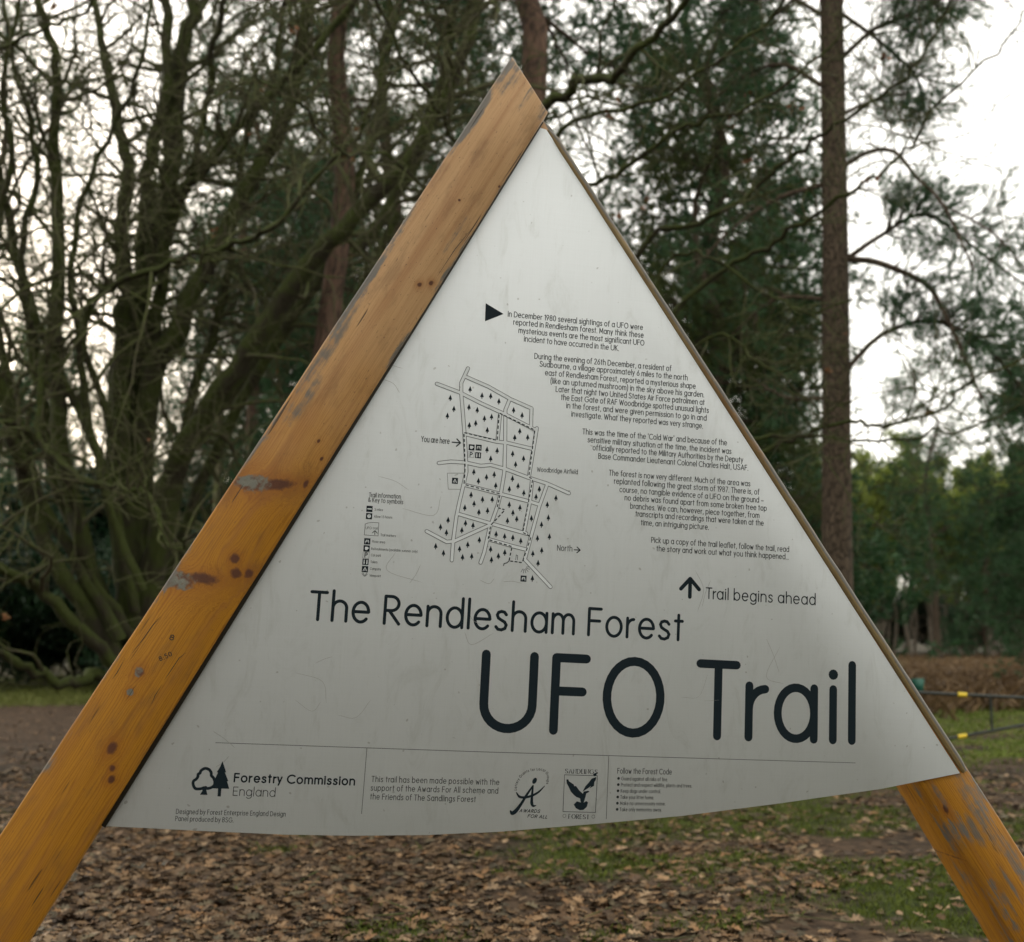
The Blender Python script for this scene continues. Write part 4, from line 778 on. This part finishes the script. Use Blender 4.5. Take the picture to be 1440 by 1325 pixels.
col_tree(big[1], 560, 27, .4, 1.1, 'dark pine behind the upper part of the left beam')
col_tree(big[1], 640, 33, 2.4, 1.15, 'dark pine filling the sky left of the sign tip')
col_tree(olive, 850, 30, .8, .85, 'olive green conifer just right of the sign tip'); col_tree(big[1], 1000, 25, 3.6, 1.0, 'dark bushy pine above the right edge of the panel')
col_tree(low[0], 1045, 24, 5.1, 1.2, 'dark low-branched pine just left of the tall bare trunk'); col_tree(olive, 1010, 21, 2.1, .8, 'smaller olive conifer low along the right edge of the panel')
col_tree(low[1], 1085, 31, 1.5, .95, 'bushy pine directly behind the tall bare trunk'); col_tree(big[0], 780, 38, 4.4, .78, 'far pine behind the tip of the sign')
col_tree(low[1], 455, 31, 4.0, 1.0, 'bushy dark pine behind the middle of the oak'); col_tree(low[0], 360, 36, 2.2, 1.0, 'bushy dark pine left of the reddish leaning trunk'); col_tree(low[1], 30, 38, .3, .80, 'short dark pine at the far left edge')
col_tree(low[0], 250, 39, 3.3, .78, 'short dark pine seen between the oak stems'); col_tree(olive, 130, 40, 4.9, .72, 'short olive conifer behind the oak stems'); col_tree(big[0], 330, 44, 1.2, .95, 'far pine with high crown behind the oak')
col_tree(big[1], 400, 40, 1.9, 1.1, 'tall far pine between the reddish trunk and the oak'); col_tree(big[2], 335, 33, 5.5, 1.0, 'tall pine with high crown behind the right-hand oak limbs'); col_tree(big[1], 505, 36, 3.1, .95, 'far pine just left of the upper part of the beam')
col_tree(big[0], 35, 52, 3.0, .80, 'far pine with high crown at the left edge'); col_tree(low[1], 1490, 30, .2, .80, 'dark bushy pine cut by the right edge'); col_tree(big[0], -60, 30, 3.0, .9, 'tall pine leaning in at the upper left corner')
# pale young stems between the oak and the beam
for px, d, h, w_, lab in [(298, 27, 8.5, .10, 'pale yellowish young trunk between oak and beam, the taller one'), (240, 24, 4.2, .15, 'short pale stump-like trunk behind the twisted oak bough')]:
    o = tag(empty('young_tree', foot(px, d)), lab, 'tree'); g = G(); tubes(g, [walk((0, 0, 0), (0, 0, 1), h, 8, w_, w_*.6, .01)], 9, rough=.04); g.build('trunk', MAT['pole'], o, smooth=True)
    g = G(); tubes(g, sprout([walk((0, 0, h*.4), (0, 0, 1), h*.6, 6, .05, .02, .01)], 40, .3, 1.2, .5, .02), 3); g.build('branches', MAT['twig'], o)['kind'] = 'stuff'
# evergreen undergrowth
def shrub_mesh(seed, R, H, n, lobes=16):
    r = np.random.default_rng(seed); c = np.stack([r.normal(0, R*.45, lobes), r.normal(0, R*.4, lobes), r.uniform(.25, .85, lobes)*H], -1); s = r.uniform(.25, .5, lobes)*R
    k = r.integers(lobes, size=n); d = r.normal(0, 1, (n, 3)); d /= np.linalg.norm(d, axis=1, keepdims=True); p = c[k]+d*(s[k]*r.random(n)**.45)[:, None]*np.array((1.1, 1.1, .8)); p = p[p[:, 2] > .02]; n = len(p)
    a = r.normal(0, 1, (n, 3)); a /= np.linalg.norm(a, axis=1, keepdims=True); b = np.cross(a, r.normal(0, 1, (n, 3))); b /= np.linalg.norm(b, axis=1, keepdims=True); L = r.uniform(.05, .11, (n, 1))
    g = G(); g.add(np.stack([p-a*L, p+b*L*.42, p+a*L, p-b*L*.42], 1).reshape(-1, 3), np.arange(n*4).reshape(-1, 4))
    st = [walk((0, 0, 0), (r.normal(0, .5), r.normal(0, .5), 1), H*.8, 5, .04, .01, .12, 0, r) for _ in range(9)]; gw = G(); tubes(gw, st+sprout(st, 60, .4, 1.2, .5, .015), 3)
    return None, gw.mesh('branches', MAT['twig']), g.mesh('crown', MAT['holly'])
sh = [shrub_mesh(5, 2.3, 4.6, 26000), shrub_mesh(6, 2.0, 3.4, 20000)]
for px, d, rz, sc, k, lab in [(40, 36, 2.5, 1.7, 0, 'tallest evergreen shrub, second from the left edge'), (110, 36.5, 1.5, 1.6, 0, 'tall evergreen shrub behind the left oak stems'), (190, 36, .5, 1.6, 0, 'tall evergreen shrub behind the middle oak stems'), (0, 33, 0, 1.0, 0, 'dark evergreen shrub at the far left edge'), (75, 34, 2, .8, 1, 'dark evergreen shrub left of the oak base'), (150, 31, 4, 1.05, 0, 'dark evergreen shrub right behind the oak base'), (235, 30, 1, 1.0, 1, 'dark evergreen shrub between oak and beam'),
     (310, 29, 3, 1.1, 0, 'tall dark evergreen shrub touching the beam at mid height'), (400, 33, 5, 1.3, 0, 'big dark evergreen shrub behind the beam'), (-70, 30, 5, 1.2, 0, 'dark evergreen shrub just outside the left edge'), (985, 27, 2, .9, 0, 'evergreen shrub hidden mostly by the panel edge'), (1050, 26, 1, .9, 0, 'evergreen shrub left of the tall bare trunk, half behind the panel')]:
    plant(sh[k], foot(px, d), rz, sc, lab, 'evergreen undergrowth', name='evergreen_shrub', cat='shrub')
# young plantation far right
MAT['pine_keep'] = MAT['pine']; MAT['pine'] = plain('young_pine_bark', (.15, .125, .095), .9)
yp = [pine_meshes(400+k, 11.5, 4.0+k*.6, 11.5, 85, 1.25, 'oval', .11, 'needle_far', 9, 6, .24, .05, 16, .02) for k in range(3)]
MAT['pine'] = MAT['pine_keep']
r = np.random.default_rng(9); n_ = 0
for row, (dd, step) in enumerate([(62, 1.7), (66, 1.8), (70, 1.9), (75, 2.0), (81, 2.2), (88, 2.4)]):
    x = 16.5+row*.6
    while x < 42+row*3:
        plant(yp[r.integers(3)], (x+r.normal(0, .4), dd+r.normal(0, 1.0), -.05), r.random()*6.3, r.uniform(.72, 1.0)*(1+.012*max(0, x-20)), 'slim young pine standing in the dense plantation beyond the gate', 'young pines of the plantation', name='young_pine', szc=r.uniform(.9, 1.1)); x += step*r.uniform(.7, 1.3); n_ += 1
for k in range(30):
    plant(sh[k % 2], (20+k*1.9, 96+r.uniform(-2, 2), -.05), r.random()*6.3, r.uniform(1.2, 1.6), 'dark evergreen bush deep inside the plantation', 'bushes inside the plantation', name='evergreen_shrub', cat='shrub')
# wood edge far left and centre, closing the horizon; and unseen wood behind the viewer, kept for its effect on the light
for k in range(30):
    a = -46+k*2.55; dd = 58+r.uniform(-4, 8); plant([low[0], low[1], big[1]][k % 3], (a, dd, -.05), r.random()*6.3, r.uniform(.55, .75), 'distant dark pine in the wood edge behind the clearing', 'distant pines closing the clearing')
for k in range(22):
    a = math.radians(100+k*160/21); R_ = r.uniform(17, 24); plant([low[0], low[1], big[1]][k % 3], (R_*math.sin(a), R_*math.cos(a), -.05), r.random()*6.3, r.uniform(.8, 1.05), 'unseen dark pine in the wood behind the viewer, kept for the light', 'unseen pines behind the viewpoint, kept for the light')

# ------------------------------------------------------------------ ground cover
def leaf_shapes():
    out = []; r = np.random.default_rng(2)
    for k in range(6):
        L = [(-.5, 0), (-.33, .07), (-.24, .24), (-.12, .09), (.02, .32), (.11, .11), (.27, .27), (.33, .09), (.5, 0)]; up = np.array(L)+r.normal(0, .02, (9, 2)); dn = np.array(L[::-1][1:-1])*[1, -1]+r.normal(0, .02, (7, 2)); o = np.vstack([up, dn])
        z = r.uniform(.05, .25)*np.abs(o[:, 1])*2*r.choice([-1, 1])+r.uniform(-.25, .25)*o[:, 0]**2*2+r.normal(0, .02, len(o)); out.append(np.vstack([np.hstack([o, z[:, None]]), [[0, 0, 0]]]))
    return out
LS = leaf_shapes(); nv = len(LS[0]); LF = np.array([(nv-1, i, (i+1) % (nv-1)) for i in range(nv-1)])
r = np.random.default_rng(21); N = 78000
y = 4.8+(r.random(N)**1.5)*19; x = (r.random(N)-.5)*(y*1.12+1.5); nn = vnoise(x, y, .8, 4)
dens = .18+.95*ss(.38, .56, nn+.1*ss(1.5, -1, x)); dens *= (1-.45*grass_mask(x, y))*(1-.30*ss(-.3, 1.2, x)); dens *= 1-.75*ss(13, 16, y)*ss(1, -2, x); dens *= 1-.6*ss(16, 22, y); dens *= np.where(x > 2.2, .75, 1)
keep = r.random(N) < dens; x, y = x[keep], y[keep]; N = len(x); print('leaves', N)
kind = r.integers(6, size=N); sz = r.uniform(.055, .118, N)*(1-.2*ss(10, 20, y)); a = r.random(N)*6.283; tx = r.normal(0, .2, N); ty = r.normal(0, .2, N); z0 = gz(x, y)+r.random(N)**2*.028+.005
base_c = np.array([(.26, .16, .078), (.32, .20, .105), (.19, .115, .055), (.37, .255, .15), (.11, .07, .042), (.28, .155, .07), (.15, .12, .07)]); cc = base_c[r.integers(7, size=N)]*(.26+.5*r.random((N, 1))**1.6)*(1+.25*ss(-1, 1.5, x)[:, None])
g = G()
for k in range(6):
    m = kind == k; n_ = m.sum(); v = LS[k][None]*sz[m][:, None, None]; ca, sa = np.cos(a[m])[:, None], np.sin(a[m])[:, None]
    X_ = v[..., 0]*ca-v[..., 1]*sa; Y_ = v[..., 0]*sa+v[..., 1]*ca; Z_ = v[..., 2]+X_*tx[m][:, None]+Y_*ty[m][:, None]
    g.add(np.stack([X_+x[m][:, None], Y_+y[m][:, None], Z_+z0[m][:, None]], -1).reshape(-1, 3), (LF[None]+(np.arange(n_)*nv)[:, None, None]).reshape(-1, 3), np.repeat(cc[m], nv, 0))
tag(g.build('leaf_litter', MAT['leaf']), 'brown fallen oak leaves strewn over the ground under the sign', 'leaves', kind='stuff')
r = np.random.default_rng(41); tw = []
for _ in range(60):
    y_ = 5.2+r.random()**1.4*9; x_ = (r.random()-.5)*y_*1.0; a_ = r.random()*6.3; tw.append(walk((x_, y_, float(gz(x_, y_))+.03), (math.cos(a_), math.sin(a_), 0), r.uniform(.12, .5), 5, .005, .002, .12, 0, r))
for p_, _ in tw: p_[:, 2] = gz(p_[:, 0], p_[:, 1])+.03
g = G(); tubes(g, tw, 5); tag(g.build('fallen_twigs', MAT['twig']), 'thin broken twigs lying among the fallen leaves', 'twigs', kind='stuff')
def grass_obj(name, N, xr, yr, h, wd, label, cat, colr, maskf, seed, lean=.5):
    r = np.random.default_rng(seed); y = yr[0]+(r.random(N)**1.3)*(yr[1]-yr[0]); x = xr[0]+r.random(N)*(xr[1]-xr[0]) if xr else (r.random(N)-.5)*(y*1.12+1.5)
    k = r.random(N) < maskf(x, y); x, y = x[k], y[k]; N = len(x); z = gz(x, y); a = r.random(N)*6.28; H = r.uniform(.5, 1.3, N)*h; l = r.normal(0, lean, (N, 2))*H[:, None]; s = np.stack([np.cos(a), np.sin(a)], -1)*wd/2
    b = np.stack([x, y], -1); v0 = np.hstack([b-s, z[:, None]-.01]); v1 = np.hstack([b+s, z[:, None]-.01]); v2 = np.hstack([b+s*.7+l*.4, (z+H*.6)[:, None]]); v3 = np.hstack([b+l, (z+H)[:, None]])
    c = np.array(colr[0])+(np.array(colr[1])-np.array(colr[0]))*r.random((N, 1)); g = G(); g.add(np.stack([v0, v1, v2, v3], 1).reshape(-1, 3), np.stack([np.arange(N)*4, np.arange(N)*4+1, np.arange(N)*4+2, np.arange(N)*4+3], -1), np.repeat(c, 4, 0))
    return tag(g.build(name, MAT['grass']), label, cat, kind='stuff')
grass_obj('grass', 190000, None, (4.8, 13), .035, .006, 'short green grass patches showing through the leaf litter', 'grass', [(.055, .08, .008), (.12, .15, .02)], lambda x, y: ss(.15, 1.0, grass_mask(x, y))*(.35+.65*ss(.4, .6, vnoise(x, y, 6, 2))), 31)
grass_obj('meadow_grass', 60000, (2, 16), (13, 32), .06, .014, 'bright green grass strip around the dark metal gate', 'grass', [(.075, .12, .012), (.15, .20, .03)], lambda x, y: grass_mask(x, y), 32)
grass_obj('grass_verge', 60000, (-16, -2), (24, 42), .08, .03, 'green grass verge beyond the track left of the oak', 'grass', [(.09, .11, .02), (.15, .16, .04)], lambda x, y: grass_mask(x, y), 34)
grass_obj('bracken', 150000, (3, 36), (20, 64), .38, .045, 'low brown dead bracken covering the clearing beyond the gate', 'bracken', [(.07, .042, .02), (.21, .135, .065)], lambda x, y: ss(.46, .58, vnoise(x, y, .35, 3)+.10*ss(22, 40, y)+.08*ss(8, 12, x-y*.12))*ss(20, 25, y-2*(x > 8)), 33, .8)

# ------------------------------------------------------------------ gate and marker
gd = 13.0; gt = tag(empty('metal_gate', foot(1500, gd)), 'dark metal swing gate with yellow reflective bands at the clearing edge', 'gate'); IG = Matrix.Translation(-gt.location)
def rail(name, pts, r0, mat='gate', dd=0): g = G(); tubes(g, [(np.array([at(px, py, gd+o) for px, py, o in pts]), np.full(len(pts), r0))], 10); return g.build(name, MAT[mat], gt, smooth=True, M=IG)
rail('top_rail', [(1240, 971, 0), (1440, 981, 0), (1760, 998, 0)], .019); rail('brace_rail', [(1240, 1058, 0), (1337, 1038, 0), (1440, 1019, 0), (1740, 992, 0)], .016); rail('upright', [(1393, 979, 0), (1395, 1029, 0)], .014)
rail('reflective_band', [(1346.5, 976.3, 0), (1359, 977, 0)], .026, 'yellow'); rail('reflective_band', [(1347, 1036, 0), (1359, 1034, 0)], .024, 'yellow')
g = G(); p = at(1236, 960, gd); tubes(g, [(np.array([(p[0], gd, -.3), (p[0], gd, 1.1)]), np.full(2, .07))], 12); g.build('hinge_post', MAT['gate'], gt, smooth=True, M=IG)
g = G(); p = at(1762, 990, gd); tubes(g, [(np.array([(p[0], gd, -.3), (p[0], gd, 1.0)]), np.full(2, .06))], 12); g.build('latch_post', MAT['gate'], gt, smooth=True, M=IG)
mp = tag(empty('marker_post', foot(1291, 24)), 'small dark green marker box on a post just beyond the gate', 'post'); b0 = at(1290, 963, 24)-np.array(mp.location)
g = G(); w_ = .13; h_ = .13; v = [(b0[0]+sx*w_*(1 if sz > 0 else .72), b0[1]+sy*.06, b0[2]+sz*h_) for sx in (-1, 1) for sy in (-1, 1) for sz in (-1, 1)]
g.add(v, [(0, 1, 3, 2), (4, 6, 7, 5), (0, 4, 5, 1), (2, 3, 7, 6), (0, 2, 6, 4), (1, 5, 7, 3)]); g.build('sign_box', MAT['greenbox'], mp)
g = G(); tubes(g, [(np.array([(b0[0], b0[1], -.1), (b0[0], b0[1], b0[2]-.1)]), np.full(2, .045))], 8); g.build('post', MAT['pole'], mp)
